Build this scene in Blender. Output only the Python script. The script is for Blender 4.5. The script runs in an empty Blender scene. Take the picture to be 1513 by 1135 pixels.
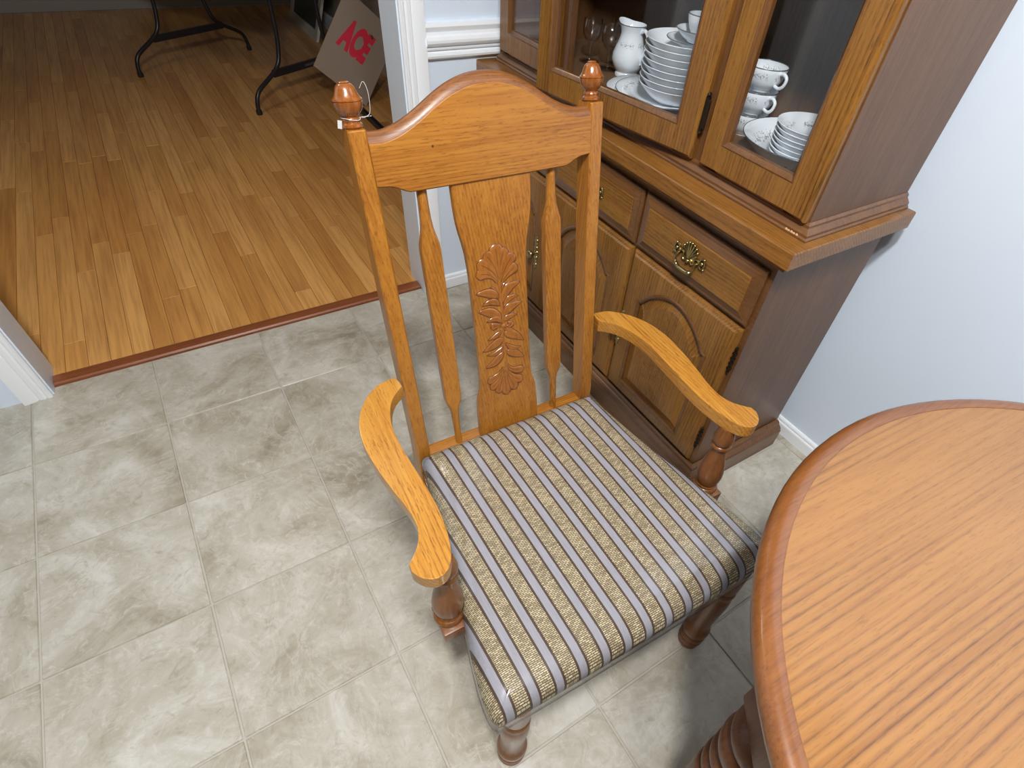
import bpy, bmesh, math, random
from mathutils import Vector, Matrix
random.seed(7)
sc = bpy.context.scene
COL = sc.collection
PI = math.pi

# ------------------------------------------------------------------ camera, world, lights, exposure
RCV = ((0.8398117457712161, -0.5373175433985478, 0.07749896270822974),
       (-0.35083676926104446, -0.6461129996902528, -0.6778285572073047),
       (0.4142822624723081, 0.542058898264214, -0.7311240372285759))
CAM = Vector((-0.038349268547213246, -1.4957828584559962, 1.3004717550315747))
cd = bpy.data.cameras.new('camera')
cam = bpy.data.objects.new('camera', cd)
COL.objects.link(cam)
rb = Matrix((RCV[0], [-v for v in RCV[1]], [-v for v in RCV[2]])).transposed().to_4x4()
cam.matrix_world = Matrix.Translation(CAM) @ rb
cd.sensor_fit = 'HORIZONTAL'
cd.sensor_width = 36.0
cd.lens = 800.3697 / 1513 * 36
cd.shift_x = -(808.5 - 756.5) / 1513
cd.shift_y = (616.306 - 567.5) / 1513
cd.clip_start = 0.02
sc.camera = cam

w = bpy.data.worlds.new('world')
sc.world = w
w.use_nodes = True
w.node_tree.nodes['Background'].inputs[0].default_value = (0.75, 0.86, 1.0, 1)
w.node_tree.nodes['Background'].inputs[1].default_value = 0.02


def area(name, loc, size, power, color, rot=(0, 0, 0), shape='DISK', sy=None):
    l = bpy.data.lights.new(name, 'AREA')
    l.shape = shape
    l.size = size
    if sy:
        l.size_y = sy
    l.energy = power
    l.color = color
    o = bpy.data.objects.new(name, l)
    o.location = loc
    o.rotation_euler = rot
    COL.objects.link(o)
    return o


for nm, loc, pw in (('ceiling_bulb', (-0.14, -1.60, 2.29), 128.0), ('ceiling_bulb', (0.02, -1.82, 2.29), 58.0)):
    pl_d = bpy.data.lights.new(nm, 'POINT')
    pl_d.energy = pw
    pl_d.color = (1.0, 1.0, 0.995)
    pl_d.shadow_soft_size = 0.075
    pl_o = bpy.data.objects.new(nm, pl_d)
    pl_o.location = loc
    COL.objects.link(pl_o)
area('hall_fill_light', (-0.3, 1.1, 2.40), 0.4, 9.0, (1.0, 0.92, 0.80))  # warm fill added to brighten the hall floor, no known lamp there
area('kitchen_fill_light', (-1.5, -2.7, 2.40), 0.5, 3.0, (0.93, 0.97, 1.0))  # weak cool fill added for the kitchen, not a known fixture

sc.view_settings.view_transform = 'Standard'
sc.view_settings.look = 'None'
sc.view_settings.gamma = 1.0
sc.view_settings.use_curve_mapping = False
sc.view_settings.exposure = 0.0
try:
    sc.cycles.use_denoising = True
    sc.cycles.max_bounces = 10
    sc.cycles.transparent_max_bounces = 12
    sc.cycles.caustics_reflective = False
    sc.cycles.caustics_refractive = False
except Exception:
    pass


# ------------------------------------------------------------------ helpers
def lin(c):
    return tuple(((v / 255.0) / 12.92 if v / 255.0 <= 0.04045 else ((v / 255.0 + 0.055) / 1.055) ** 2.4) for v in c) + (1.0,)


class MB:
    def __init__(self):
        self.v = []
        self.f = []

    def add(self, verts, faces):
        n = len(self.v)
        self.v += [tuple(p) for p in verts]
        self.f += [tuple(i + n for i in f) for f in faces]
        return self

    def bm(self, b):
        b.verts.index_update()
        self.add([v.co[:] for v in b.verts], [[v.index for v in f.verts] for f in b.faces])
        b.free()
        return self

    def loops(self, loops, closed=True, cap0=False, cap1=False):
        n = len(loops[0])
        v = [p for l in loops for p in l]
        f = []
        for k in range(len(loops) - 1):
            for i in range(n if closed else n - 1):
                j = (i + 1) % n
                f.append((k * n + i, k * n + j, (k + 1) * n + j, (k + 1) * n + i))
        if cap0:
            f.append(tuple(range(n - 1, -1, -1)))
        if cap1:
            f.append(tuple((len(loops) - 1) * n + i for i in range(n)))
        return self.add(v, f)

    def box(self, x0, x1, y0, y1, z0, z1, b=0.0, seg=1):
        bm = bmesh.new()
        bmesh.ops.create_cube(bm, size=1.0)
        for v in bm.verts:
            v.co = Vector(((x0 + x1) / 2 + v.co.x * (x1 - x0), (y0 + y1) / 2 + v.co.y * (y1 - y0), (z0 + z1) / 2 + v.co.z * (z1 - z0)))
        if b > 0:
            bmesh.ops.bevel(bm, geom=bm.edges[:] + bm.verts[:], offset=b, segments=seg, affect='EDGES', profile=0.6)
        return self.bm(bm)

    def lathe(self, prof, c=(0, 0, 0), n=32, axis=None):
        """prof [(r,h)] from bottom to top about an axis (bottom point c, direction axis)"""
        A = Vector(axis).normalized() if axis is not None else Vector((0, 0, 1))
        X = A.orthogonal().normalized() if axis is not None and abs(A.z) < 0.999 else Vector((1, 0, 0))
        Y = A.cross(X)
        c = Vector(c)
        lp = []
        for r, h in prof:
            r = max(r, 1e-5)
            lp.append([c + A * h + X * (r * math.cos(2 * PI * i / n)) + Y * (r * math.sin(2 * PI * i / n)) for i in range(n)])
        return self.loops(lp, True, True, True)

    def tube(self, pts, r, n=8, closed=False):
        pts = [Vector(p) for p in pts]
        m = len(pts)
        lp = []
        up = None
        for i, p in enumerate(pts):
            a = pts[(i - 1) % m] if (closed or i > 0) else p
            b = pts[(i + 1) % m] if (closed or i < m - 1) else p
            t = (b - a).normalized()
            if up is None:
                up = t.orthogonal().normalized()
            up = (up - t * up.dot(t)).normalized()
            s = t.cross(up)
            rr = r[i] if isinstance(r, (list, tuple)) else r
            lp.append([p + up * (rr * math.cos(2 * PI * k / n)) + s * (rr * math.sin(2 * PI * k / n)) for k in range(n)])
        if closed:
            lp.append(lp[0])
            return self.loops(lp, True)
        return self.loops(lp, True, True, True)

    def prism(self, poly, z0, z1, b=0.003):
        bm = bmesh.new()
        vs = [bm.verts.new((p[0], p[1], z0)) for p in poly]
        f = bm.faces.new(vs)
        bm.normal_update()
        r = bmesh.ops.extrude_face_region(bm, geom=[f])
        for v in r['geom']:
            if isinstance(v, bmesh.types.BMVert):
                v.co.z = z1
        bmesh.ops.recalc_face_normals(bm, faces=bm.faces[:])
        if b > 0:
            es = [e for e in bm.edges if abs(e.verts[0].co.z - e.verts[1].co.z) < 1e-7]
            bmesh.ops.bevel(bm, geom=es, offset=b, segments=2, affect='EDGES', profile=0.6)
        return self.bm(bm)

    def sphere(self, c, r, n=10):
        k = n // 2
        return self.lathe([(r * math.sin(PI * i / k), -r * math.cos(PI * i / k)) for i in range(k + 1)], c, n)

    def build(self, name, mat=None, parent=None, off=(0, 0, 0), ang=35, flip=True, wn=False):
        me = bpy.data.meshes.new(name)
        ox, oy, oz = off
        me.from_pydata([(p[0] - ox, p[1] - oy, p[2] - oz) for p in self.v], [], self.f)
        if flip:
            bm = bmesh.new()
            bm.from_mesh(me)
            bmesh.ops.remove_doubles(bm, verts=bm.verts[:], dist=1e-6)
            bmesh.ops.recalc_face_normals(bm, faces=bm.faces[:])
            bm.to_mesh(me)
            bm.free()
        me.polygons.foreach_set('use_smooth', [True] * len(me.polygons))
        me.set_sharp_from_angle(angle=math.radians(ang))
        if mat:
            me.materials.append(mat)
        o = bpy.data.objects.new(name, me)
        COL.objects.link(o)
        if parent:
            o.parent = parent
        if wn:
            md = o.modifiers.new('weighted_normal', 'WEIGHTED_NORMAL')
            md.keep_sharp = True
            md.weight = 100
        return o


def thing(name, label, cat, loc=(0, 0, 0), rz=0.0, group=None):
    o = bpy.data.objects.new(name, None)
    o.empty_display_size = 0.05
    o.location = loc
    o.rotation_euler = (0, 0, rz)
    COL.objects.link(o)
    return tag(o, label, cat, group)


def tag(o, label, cat, group=None):
    o['label'] = label
    o['category'] = cat
    if group:
        o['group'] = group
    return o


def struct(o, label=None):
    o['kind'] = 'structure'
    if label:
        o['label'] = label
    return o


def dup(root, loc, label=None, rz=None):
    r = root.copy()
    COL.objects.link(r)
    r.location = loc
    if rz is not None:
        r.rotation_euler = (0, 0, rz)
    if label:
        r['label'] = label
    for ch in list(root.children):
        c = ch.copy()
        COL.objects.link(c)
        c.parent = r
        for g in list(ch.children):
            d = g.copy()
            COL.objects.link(d)
            d.parent = c
    return r


def interp(tab, x):
    if x <= tab[0][0]:
        return tab[0][1]
    for (a, b), (c, d) in zip(tab, tab[1:]):
        if x <= c:
            return b + (d - b) * (x - a) / (c - a)
    return tab[-1][1]


def crom(pts, n=6, closed=False):
    P = [Vector(p) for p in pts]
    m = len(P)
    out = []
    for i in range(m if closed else m - 1):
        a, b, c, d = (P[(i - 1) % m] if closed or i > 0 else P[0]), P[i], P[(i + 1) % m], (P[(i + 2) % m] if closed or i + 2 < m else P[-1])
        for k in range(n):
            t = k / n
            out.append(0.5 * ((2 * b) + (c - a) * t + (2 * a - 5 * b + 4 * c - d) * t * t + (3 * b - a - 3 * c + d) * t ** 3))
    if not closed:
        out.append(P[-1])
    return out


# ------------------------------------------------------------------ materials
class NT:
    def __init__(self, name):
        self.m = bpy.data.materials.new(name)
        self.m.use_nodes = True
        self.t = self.m.node_tree
        self.t.nodes.clear()
        self.out = self.t.nodes.new('ShaderNodeOutputMaterial')

    def n(self, typ, **kw):
        nd = self.t.nodes.new(typ)
        for k, v in kw.items():
            setattr(nd, k, v)
        return nd

    def l(self, a, b):
        self.t.links.new(a, b)

    def val(self, s, v):
        if isinstance(v, bpy.types.NodeSocket):
            self.l(v, s)
        else:
            s.default_value = v

    def math(self, op, a, b=0.0, c=None, clamp=False):
        nd = self.n('ShaderNodeMath', operation=op, use_clamp=clamp)
        self.val(nd.inputs[0], a)
        self.val(nd.inputs[1], b)
        if c is not None:
            self.val(nd.inputs[2], c)
        return nd.outputs[0]

    def mix(self, f, a, b, mode='MIX'):
        nd = self.n('ShaderNodeMix', data_type='RGBA', blend_type=mode)
        self.val(nd.inputs[0], f)
        self.val(nd.inputs[6], a)
        self.val(nd.inputs[7], b)
        return nd.outputs[2]

    def ramp(self, f, stops):
        nd = self.n('ShaderNodeValToRGB')
        e = nd.color_ramp.elements
        while len(e) < len(stops):
            e.new(0.5)
        for k, (p, c) in enumerate(stops):
            e[k].position = p
            e[k].color = c if len(c) == 4 else tuple(c) + (1,)
        self.l(f, nd.inputs[0])
        return nd.outputs[0]

    def noise(self, vec, scale, detail=3.0, rough=0.55, dist=0.0):
        nd = self.n('ShaderNodeTexNoise')
        self.l(vec, nd.inputs['Vector'])
        nd.inputs['Scale'].default_value = scale
        nd.inputs['Detail'].default_value = detail
        nd.inputs['Roughness'].default_value = rough
        nd.inputs['Distortion'].default_value = dist
        return nd.outputs[0]

    def coords(self, rnd=17.0):
        tc = self.n('ShaderNodeTexCoord')
        oi = self.n('ShaderNodeObjectInfo')
        r = self.math('MULTIPLY', oi.outputs['Random'], rnd)
        va = self.n('ShaderNodeVectorMath', operation='ADD')
        self.l(tc.outputs['Object'], va.inputs[0])
        self.l(r, va.inputs[1])
        self.rand = oi.outputs['Random']
        return va.outputs[0]

    def scale(self, vec, s):
        mp = self.n('ShaderNodeMapping')
        self.l(vec, mp.inputs[0])
        mp.inputs['Scale'].default_value = s
        return mp.outputs[0]

    def bsdf(self, col, rough=0.5, bump=None, bstr=0.2, bdist=0.001, coat=0.0, metal=0.0, spec=0.5, coat_rough=0.1):
        b = self.n('ShaderNodeBsdfPrincipled')
        self.val(b.inputs['Base Color'], col)
        self.val(b.inputs['Roughness'], rough)
        b.inputs['Metallic'].default_value = metal
        b.inputs['Specular IOR Level'].default_value = spec
        b.inputs['Coat Weight'].default_value = coat
        b.inputs['Coat Roughness'].default_value = coat_rough
        if bump is not None:
            bp = self.n('ShaderNodeBump')
            bp.inputs['Strength'].default_value = bstr
            bp.inputs['Distance'].default_value = bdist
            self.l(bump, bp.inputs['Height'])
            self.l(bp.outputs[0], b.inputs['Normal'])
        self.l(b.outputs[0], self.out.inputs[0])
        return self.m


def plain(name, c, rough=0.5, metal=0.0, spec=0.5, coat=0.0):
    return NT(name).bsdf(lin(c), rough, metal=metal, spec=spec, coat=coat)


def oak(name, light, dark, pore, axis, rough=0.32, freq=220.0, lines=0.55, pores=0.4, amp=5.0, coat=0.25, rnd=17.0, along=1.5, dashes=0.5, nscale=6.0):
    """oak: near parallel ring lines across the grain axis, waved by noise, broken into dashes, with fine pores"""
    t = NT(name)
    v = t.coords(rnd)

    def sc3(al, cr):
        s = [cr, cr, cr]
        s[axis] = al
        return tuple(s)
    sp = t.n('ShaderNodeSeparateXYZ')
    t.l(v, sp.inputs[0])
    ca, cb = [k for k in range(3) if k != axis]
    cross = t.math('MULTIPLY_ADD', sp.outputs[cb], 0.87, sp.outputs[ca])
    broad = t.noise(t.scale(v, sc3(along, nscale)), 1.0, 2.0, 0.5, 0.2)
    tone = t.noise(t.scale(v, sc3(along * 1.3, nscale * 3)), 1.0, 2.0, 0.5)
    fine = t.noise(t.scale(v, sc3(7, 170)), 1.0, 3.0, 0.6)
    pr = t.noise(t.scale(v, sc3(45, 480)), 1.0, 2.0, 0.6)
    ph = t.math('PINGPONG', t.math('MULTIPLY_ADD', cross, freq * 2, t.math('MULTIPLY', broad, amp * 2)), 1.0)
    ln = t.math('POWER', ph, 3.5)
    vary = t.math('MULTIPLY_ADD', t.math('SUBTRACT', tone, 0.36), 3.2, 0.15, True)
    dash = t.math('MULTIPLY_ADD', t.math('MULTIPLY_ADD', t.math('SUBTRACT', pr, 0.44), 7.0, 0.2, True), dashes, 1.0 - dashes)
    ln = t.math('MULTIPLY', t.math('MULTIPLY', t.math('MULTIPLY', ln, vary), dash), lines)
    base = t.mix(t.math('MULTIPLY_ADD', t.math('SUBTRACT', fine, 0.38), 2.4, t.math('MULTIPLY', t.math('SUBTRACT', tone, 0.45), 1.0), True), lin(light), lin(dark))
    pm = t.math('MULTIPLY', t.math('GREATER_THAN', pr, 0.61), pores)
    c = t.mix(pm, base, t.mix(0.6, lin(dark), lin(pore)))
    c = t.mix(ln, c, lin(pore))
    hgt = t.math('SUBTRACT', 1.0, t.math('ADD', t.math('MULTIPLY', pm, 0.6), ln))
    return t.bsdf(c, rough, hgt, 0.12, 0.0006, coat=coat, coat_rough=0.12)


CH_L, CH_D, CH_P = (170, 112, 40), (144, 85, 25), (86, 44, 14)
M = {}
for k in range(3):
    M['chair%d' % k] = oak('chair_oak_grain_%s' % 'xyz'[k], CH_L, CH_D, CH_P, k, rough=0.34, freq=170.0, lines=0.72, pores=0.5, coat=0.3)
M['arm'] = oak('chair_arm_oak', (194, 138, 56), (172, 112, 38), (112, 62, 22), 1, rough=0.3, freq=130.0, lines=0.75, pores=0.7, coat=0.35, amp=6.0)
M['turned'] = oak('chair_turned_wood', (126, 76, 32), (96, 54, 22), (56, 30, 12), 2, rough=0.34, lines=0.35, pores=0.3, coat=0.25)
M['finial'] = oak('chair_finial_wood', (146, 84, 32), (114, 60, 22), (66, 32, 12), 2, rough=0.2, lines=0.35, pores=0.25, coat=0.6)
M['worn'] = oak('chair_top_worn_wood', (138, 86, 42), (100, 60, 32), (62, 38, 26), 0, rough=0.42, lines=0.6, pores=0.5, coat=0.1)
M['carve'] = oak('chair_carved_wood', (160, 98, 38), (136, 78, 27), (90, 48, 18), 2, rough=0.22, lines=0.2, pores=0.2, coat=0.6)
M['groove'] = plain('carving_stain', (90, 48, 18), 0.3, coat=0.4)
CB_L, CB_D, CB_P = (146, 100, 42), (116, 74, 28), (50, 28, 10)
for k in range(3):
    M['cab%d' % k] = oak('cabinet_oak_grain_%s' % 'xyz'[k], CB_L, CB_D, CB_P, k, rough=0.36, freq=130.0, lines=0.95, pores=0.5, coat=0.12, dashes=0.55, amp=7.0, nscale=5.0)
M['cabdark'] = oak('cabinet_molding_wood', (118, 78, 42), (92, 58, 30), (54, 32, 17), 1, rough=0.35, lines=0.4, coat=0.25)
M['cabdarkz'] = oak('cabinet_edge_wood', (118, 78, 42), (92, 58, 30), (54, 32, 17), 2, rough=0.35, lines=0.4, coat=0.25)
M['cabside'] = oak('cabinet_side_wood', (112, 76, 46), (92, 60, 35), (62, 40, 24), 2, rough=0.42, lines=0.35, freq=120.0, coat=0.12)
M['cabin'] = oak('cabinet_inside_wood', (124, 94, 68), (104, 77, 54), (74, 52, 36), 2, rough=0.5, lines=0.3, coat=0.0)
M['tabletop'] = oak('table_top_oak', (156, 108, 54), (136, 88, 41), (78, 46, 22), 0, rough=0.3, freq=92.0, lines=0.9, pores=0.3, coat=0.3, dashes=0.3, amp=4.0, along=0.9)
M['tablerim'] = oak('table_rim_wood', (132, 80, 36), (110, 62, 26), (70, 36, 15), 0, rough=0.34, lines=0.2, pores=0.4, coat=0.35)
M['tableleg'] = oak('table_leg_wood', (104, 60, 28), (82, 44, 20), (50, 26, 12), 2, rough=0.42, lines=0.3, coat=0.0)
M['threshold'] = oak('threshold_wood', (152, 88, 52), (126, 70, 40), (90, 46, 26), 0, rough=0.3, lines=0.3, coat=0.4)


def plank_mat():
    t = NT('strip_oak_floor')
    v = t.coords(31.0)
    fine = t.noise(t.scale(v, (90, 3, 90)), 1.0, 3.0, 0.6)
    broad = t.noise(t.scale(v, (12, 1.2, 12)), 1.0, 3.0, 0.5, 0.4)
    c = t.ramp(t.rand, [(0.0, lin((204, 142, 74))), (0.35, lin((224, 164, 92))), (0.7, lin((238, 180, 108))), (1.0, lin((212, 148, 78)))])
    c = t.mix(t.math('MULTIPLY', t.math('SUBTRACT', fine, 0.42, None, True), 1.6), c, lin((140, 86, 44)))
    c = t.mix(t.math('MULTIPLY', t.math('SUBTRACT', broad, 0.5, None, True), 1.3), c, lin((150, 92, 48)))
    return t.bsdf(c, 0.32, fine, 0.05, 0.0005, coat=0.25)


def tile_mat():
    t = NT('floor_tile_stone')
    v = t.coords(53.0)
    n1 = t.noise(v, 4.2, 6.0, 0.62, 1.2)
    n2 = t.noise(v, 11.0, 7.0, 0.66, 1.6)
    n3 = t.noise(v, 60.0, 4.0, 0.6)
    n5 = t.noise(v, 28.0, 6.0, 0.72, 1.2)
    n4 = t.noise(t.scale(v, (1.0, 1.7, 1.0)), 5.0, 5.0, 0.65, 2.2)
    c = t.ramp(n1, [(0.30, lin((148, 138, 118))), (0.43, lin((176, 168, 151))), (0.57, lin((192, 186, 173))), (0.70, lin((210, 206, 197)))])
    c = t.mix(t.math('MULTIPLY', t.math('SUBTRACT', n2, 0.55, None, True), 3.0, None, True), c, lin((158, 146, 126)))
    vein = t.math('POWER', t.math('SUBTRACT', 1.0, t.math('ABSOLUTE', t.math('MULTIPLY', t.math('SUBTRACT', n4, 0.5), 9.0)), None, True), 3.0)
    vmask = t.math('MULTIPLY', vein, t.math('MULTIPLY', t.math('SUBTRACT', n2, 0.38, None, True), 3.2, None, True))
    c = t.mix(t.math('MULTIPLY', vmask, 0.5), c, lin((222, 219, 212)))
    c = t.mix(t.math('MULTIPLY', t.math('SUBTRACT', n3, 0.6, None, True), 1.6, None, True), c, lin((140, 130, 114)))
    c = t.mix(t.math('MULTIPLY', t.math('SUBTRACT', n5, 0.54, None, True), 3.2, None, True), c, lin((150, 138, 116)))
    c = t.mix(t.math('MULTIPLY', t.math('SUBTRACT', 0.44, n5, None, True), 3.6, None, True), c, lin((216, 213, 205)))
    return t.bsdf(c, 0.36, n2, 0.10, 0.001, spec=0.45)


def fabric_mat():
    t = NT('striped_seat_fabric')
    tc = t.n('ShaderNodeTexCoord')
    sp = t.n('ShaderNodeSeparateXYZ')
    t.l(tc.outputs['Object'], sp.inputs[0])
    xx = t.math('MULTIPLY_ADD', sp.outputs[1], 0.040, sp.outputs[0])
    u = t.math('FRACT', t.math('DIVIDE', t.math('ADD', xx, 10.0 * 0.0430 + 0.0205 + 0.0066 + 0.0100), 0.0430))
    nz = t.noise(tc.outputs['Object'], 900.0, 2.0)
    u = t.math('ADD', u, t.math('MULTIPLY', t.math('SUBTRACT', nz, 0.5), 0.03))
    # 0-.30 grey band, .30-.39 dark, .39-.91 woven beige, .91-1 dark
    cv = t.n('ShaderNodeCombineXYZ')
    t.l(xx, cv.inputs[0])
    t.l(sp.outputs[1], cv.inputs[1])
    br = t.n('ShaderNodeTexBrick')
    t.l(cv.outputs[0], br.inputs['Vector'])
    br.inputs['Scale'].default_value = 1.0
    br.inputs['Brick Width'].default_value = 0.0080
    br.inputs['Row Height'].default_value = 0.0028
    br.inputs['Mortar Size'].default_value = 0.0007
    br.inputs['Mortar Smooth'].default_value = 0.6
    br.inputs['Color1'].default_value = lin((226, 210, 174))
    br.inputs['Color2'].default_value = lin((164, 148, 117))
    br.inputs['Mortar'].default_value = lin((78, 66, 49))
    big = t.noise(tc.outputs['Object'], 14.0, 2.0)
    beige = t.mix(t.math('MULTIPLY', t.math('SUBTRACT', nz, 0.45, None, True), 1.2), br.outputs['Color'], lin((130, 116, 90)))
    gl = t.noise(t.scale(tc.outputs['Object'], (900, 30, 200)), 1.0, 2.0)
    grey = t.mix(gl, lin((140, 138, 146)), lin((172, 170, 177)))
    dark = lin((82, 66, 54))
    c = t.mix(t.math('GREATER_THAN', u, 0.30), grey, dark)
    c = t.mix(t.math('GREATER_THAN', u, 0.39), c, beige)
    c = t.mix(t.math('GREATER_THAN', u, 0.91), c, dark)
    isb = t.math('MULTIPLY', t.math('GREATER_THAN', u, 0.39), t.math('LESS_THAN', u, 0.91))
    h = t.math('MULTIPLY', br.outputs['Fac'], t.math('MULTIPLY', isb, -1.0))
    return t.bsdf(c, 0.75, h, 0.5, 0.0008, spec=0.2)


def clear_mat(name, rough, tint, amount, wr=0.0, wscale=20.0, graz=0.96):
    t = NT(name)
    tr = t.n('ShaderNodeBsdfTransparent')
    tr.inputs[0].default_value = tint
    gl = t.n('ShaderNodeBsdfGlossy')
    gl.inputs['Roughness'].default_value = rough
    lw = t.n('ShaderNodeLayerWeight')
    lw.inputs['Blend'].default_value = 0.5
    frs = t.math('MULTIPLY_ADD', t.math('POWER', lw.outputs['Facing'], 5.0), graz, 0.04)
    if wr > 0:
        tc = t.n('ShaderNodeTexCoord')
        nz = t.noise(t.scale(tc.outputs['Object'], (1.0, 1.0, 1.6)), wscale, 2.0, 0.5, 0.8)
        bp = t.n('ShaderNodeBump')
        bp.inputs['Strength'].default_value = wr
        bp.inputs['Distance'].default_value = 0.01
        t.l(nz, bp.inputs['Height'])
        t.l(bp.outputs[0], gl.inputs['Normal'])
        t.l(bp.outputs[0], lw.inputs['Normal'])
    mx = t.n('ShaderNodeMixShader')
    t.l(t.math('MULTIPLY', frs, amount, None, True), mx.inputs[0])
    t.l(tr.outputs[0], mx.inputs[1])
    t.l(gl.outputs[0], mx.inputs[2])
    t.l(mx.outputs[0], t.out.inputs[0])
    return t.m


def china(name, mode=None, lo=0.0, hi=0.0):
    """white porcelain with a grey printed sprig border: mode 'z' in a height band, 'r' in a radius band"""
    t = NT(name)
    c = lin((240, 246, 252))
    if mode:
        tc = t.n('ShaderNodeTexCoord')
        sp = t.n('ShaderNodeSeparateXYZ')
        t.l(tc.outputs['Object'], sp.inputs[0])
        if mode == 'z':
            q = sp.outputs[2]
        else:
            q = t.math('SQRT', t.math('ADD', t.math('POWER', sp.outputs[0], 2.0), t.math('POWER', sp.outputs[1], 2.0)))
        a = t.math('ARCTAN2', sp.outputs[1], sp.outputs[0])
        uu = t.math('DIVIDE', t.math('SUBTRACT', q, lo), hi - lo)
        inb = t.math('MULTIPLY', t.math('GREATER_THAN', uu, 0.0), t.math('LESS_THAN', uu, 1.0))
        cv = t.n('ShaderNodeCombineXYZ')
        t.l(t.math('MULTIPLY', a, 7.0), cv.inputs[0])
        t.l(t.math('MULTIPLY', uu, 1.7), cv.inputs[1])
        nz = t.noise(cv.outputs[0], 2.2, 3.0, 0.7, 0.6)
        mid = t.math('SUBTRACT', 1.0, t.math('ABSOLUTE', t.math('MULTIPLY_ADD', uu, 2.0, -1.0)), None, True)
        gap = t.math('GREATER_THAN', t.math('SINE', t.math('MULTIPLY', a, 4.0)), -0.75)
        f = t.math('MULTIPLY', t.math('MULTIPLY', t.math('GREATER_THAN', t.math('ADD', nz, t.math('MULTIPLY', mid, 0.12)), 0.63), inb), gap)
        c = t.mix(t.math('MULTIPLY', f, 0.8), c, lin((112, 116, 120)))
    return t.bsdf(c, 0.12, spec=0.55)


M['plank'] = plank_mat()
M['tile'] = tile_mat()
M['fabric'] = fabric_mat()
M['plastic'] = clear_mat('clear_vinyl_cover', 0.14, (0.975, 0.975, 0.98, 1), 1.4, 0.30, 11.0, 0.3)
M['hem'] = clear_mat('vinyl_hem', 0.15, (0.8, 0.8, 0.8, 1), 4.0, 0.0, 20.0, 0.2)
M['glass'] = clear_mat('cabinet_glass', 0.03, (0.985, 0.99, 0.99, 1), 1.0)
M['drinkglass'] = clear_mat('drinking_glass', 0.02, (0.98, 0.985, 0.985, 1), 2.0)
M['grout'] = plain('tile_grout', (188, 182, 170), 0.7)
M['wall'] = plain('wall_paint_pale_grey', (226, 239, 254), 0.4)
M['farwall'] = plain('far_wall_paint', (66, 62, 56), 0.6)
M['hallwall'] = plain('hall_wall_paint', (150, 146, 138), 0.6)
M['trim'] = plain('white_trim_paint', (246, 250, 254), 0.28)
M['ceil'] = plain('ceiling_paint', (160, 160, 158), 0.7)
M['brass'] = plain('antique_brass', (172, 156, 108), 0.28, metal=1.0)
M['hinge'] = plain('dark_bronze_hinge', (58, 46, 36), 0.35, metal=0.8)
M['blackmetal'] = plain('black_painted_steel', (34, 35, 40), 0.35, spec=0.5)
M['sticker'] = plain('faded_sticker', (84, 84, 86), 0.5)
M['board'] = plain('brown_board', (162, 146, 132), 0.32)
M['redpaint'] = plain('red_print', (226, 48, 76), 0.5)
M['darkmark'] = plain('dark_smudge', (74, 60, 44), 0.7)
M['whitepaint'] = plain('white_frame_paint', (214, 214, 212), 0.4)
M['picture'] = plain('dark_green_picture', (64, 74, 70), 0.4)
M['foldtop'] = plain('folding_table_plastic', (190, 188, 182), 0.5)
M['china'] = china('porcelain_plain')
M['chinacup'] = china('porcelain_cup_border', 'z', 0.026, 0.041)
M['chinafruit'] = china('porcelain_fruit_bowl', 'r', 0.045, 0.060)
M['chinaserve'] = china('porcelain_serving_bowl', 'r', 0.088, 0.112)
M['chinaplate'] = china('porcelain_plate', 'r', 0.092, 0.118)
M['chinapitch'] = china('porcelain_pitcher', 'z', 0.070, 0.086)
M['silver'] = plain('platinum_rim', (120, 124, 128), 0.25, metal=0.6)
M['chip'] = plain('bare_chipped_wood', (222, 176, 132), 0.7)
M['wire'] = plain('clear_nylon', (188, 186, 184), 0.15, spec=0.7)
M['rubber'] = plain('dark_rubber_foot', (26, 26, 28), 0.7)

# ------------------------------------------------------------------ the room
T = 0.33
WX = 1.355      # right wall face
WY = 0.285      # back wall face
DX = 0.633      # right side of the doorway
DL = -0.60      # left side of the doorway
H = 2.44
fl = struct(MB().box(-2.35, WX, -3.4, 0.322, -0.06, -0.0035).build('floor', M['grout']), 'kitchen floor of mottled beige stone tiles with pale grout')


def tile_mesh(x0, x1, y0, y1):
    g = 0.0022
    return MB().box(-(x1 - x0) / 2 + g, (x1 - x0) / 2 - g, -(y1 - y0) / 2 + g, (y1 - y0) / 2 - g, -0.02, 0.0, 0.0016)


std = None
for j in range(-1, 10):
    for i in range(-7, 5):
        x0, x1, y1, y0 = i * T, (i + 1) * T, -j * T, -(j + 1) * T
        if j == -1:
            y0, y1 = 0.0, (0.320 if x1 < DX + 0.05 else WY - 0.014)
        if i == 4:
            x1 = WX - 0.002
        cut = (j == -1 or i == 4)
        if not cut and std is not None:
            o = std.copy()
            COL.objects.link(o)
        else:
            o = tile_mesh(x0, x1, y0, y1).build('tile', M['tile'], fl)
            if not cut:
                std = o
        o.location = ((x0 + x1) / 2, (y0 + y1) / 2, random.uniform(-0.0004, 0.0))
        o.rotation_euler = (0, 0, random.choice((0, PI)) if abs((x1 - x0) - (y1 - y0)) > 1e-6 else random.choice((0, PI / 2, PI, -PI / 2)))

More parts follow.
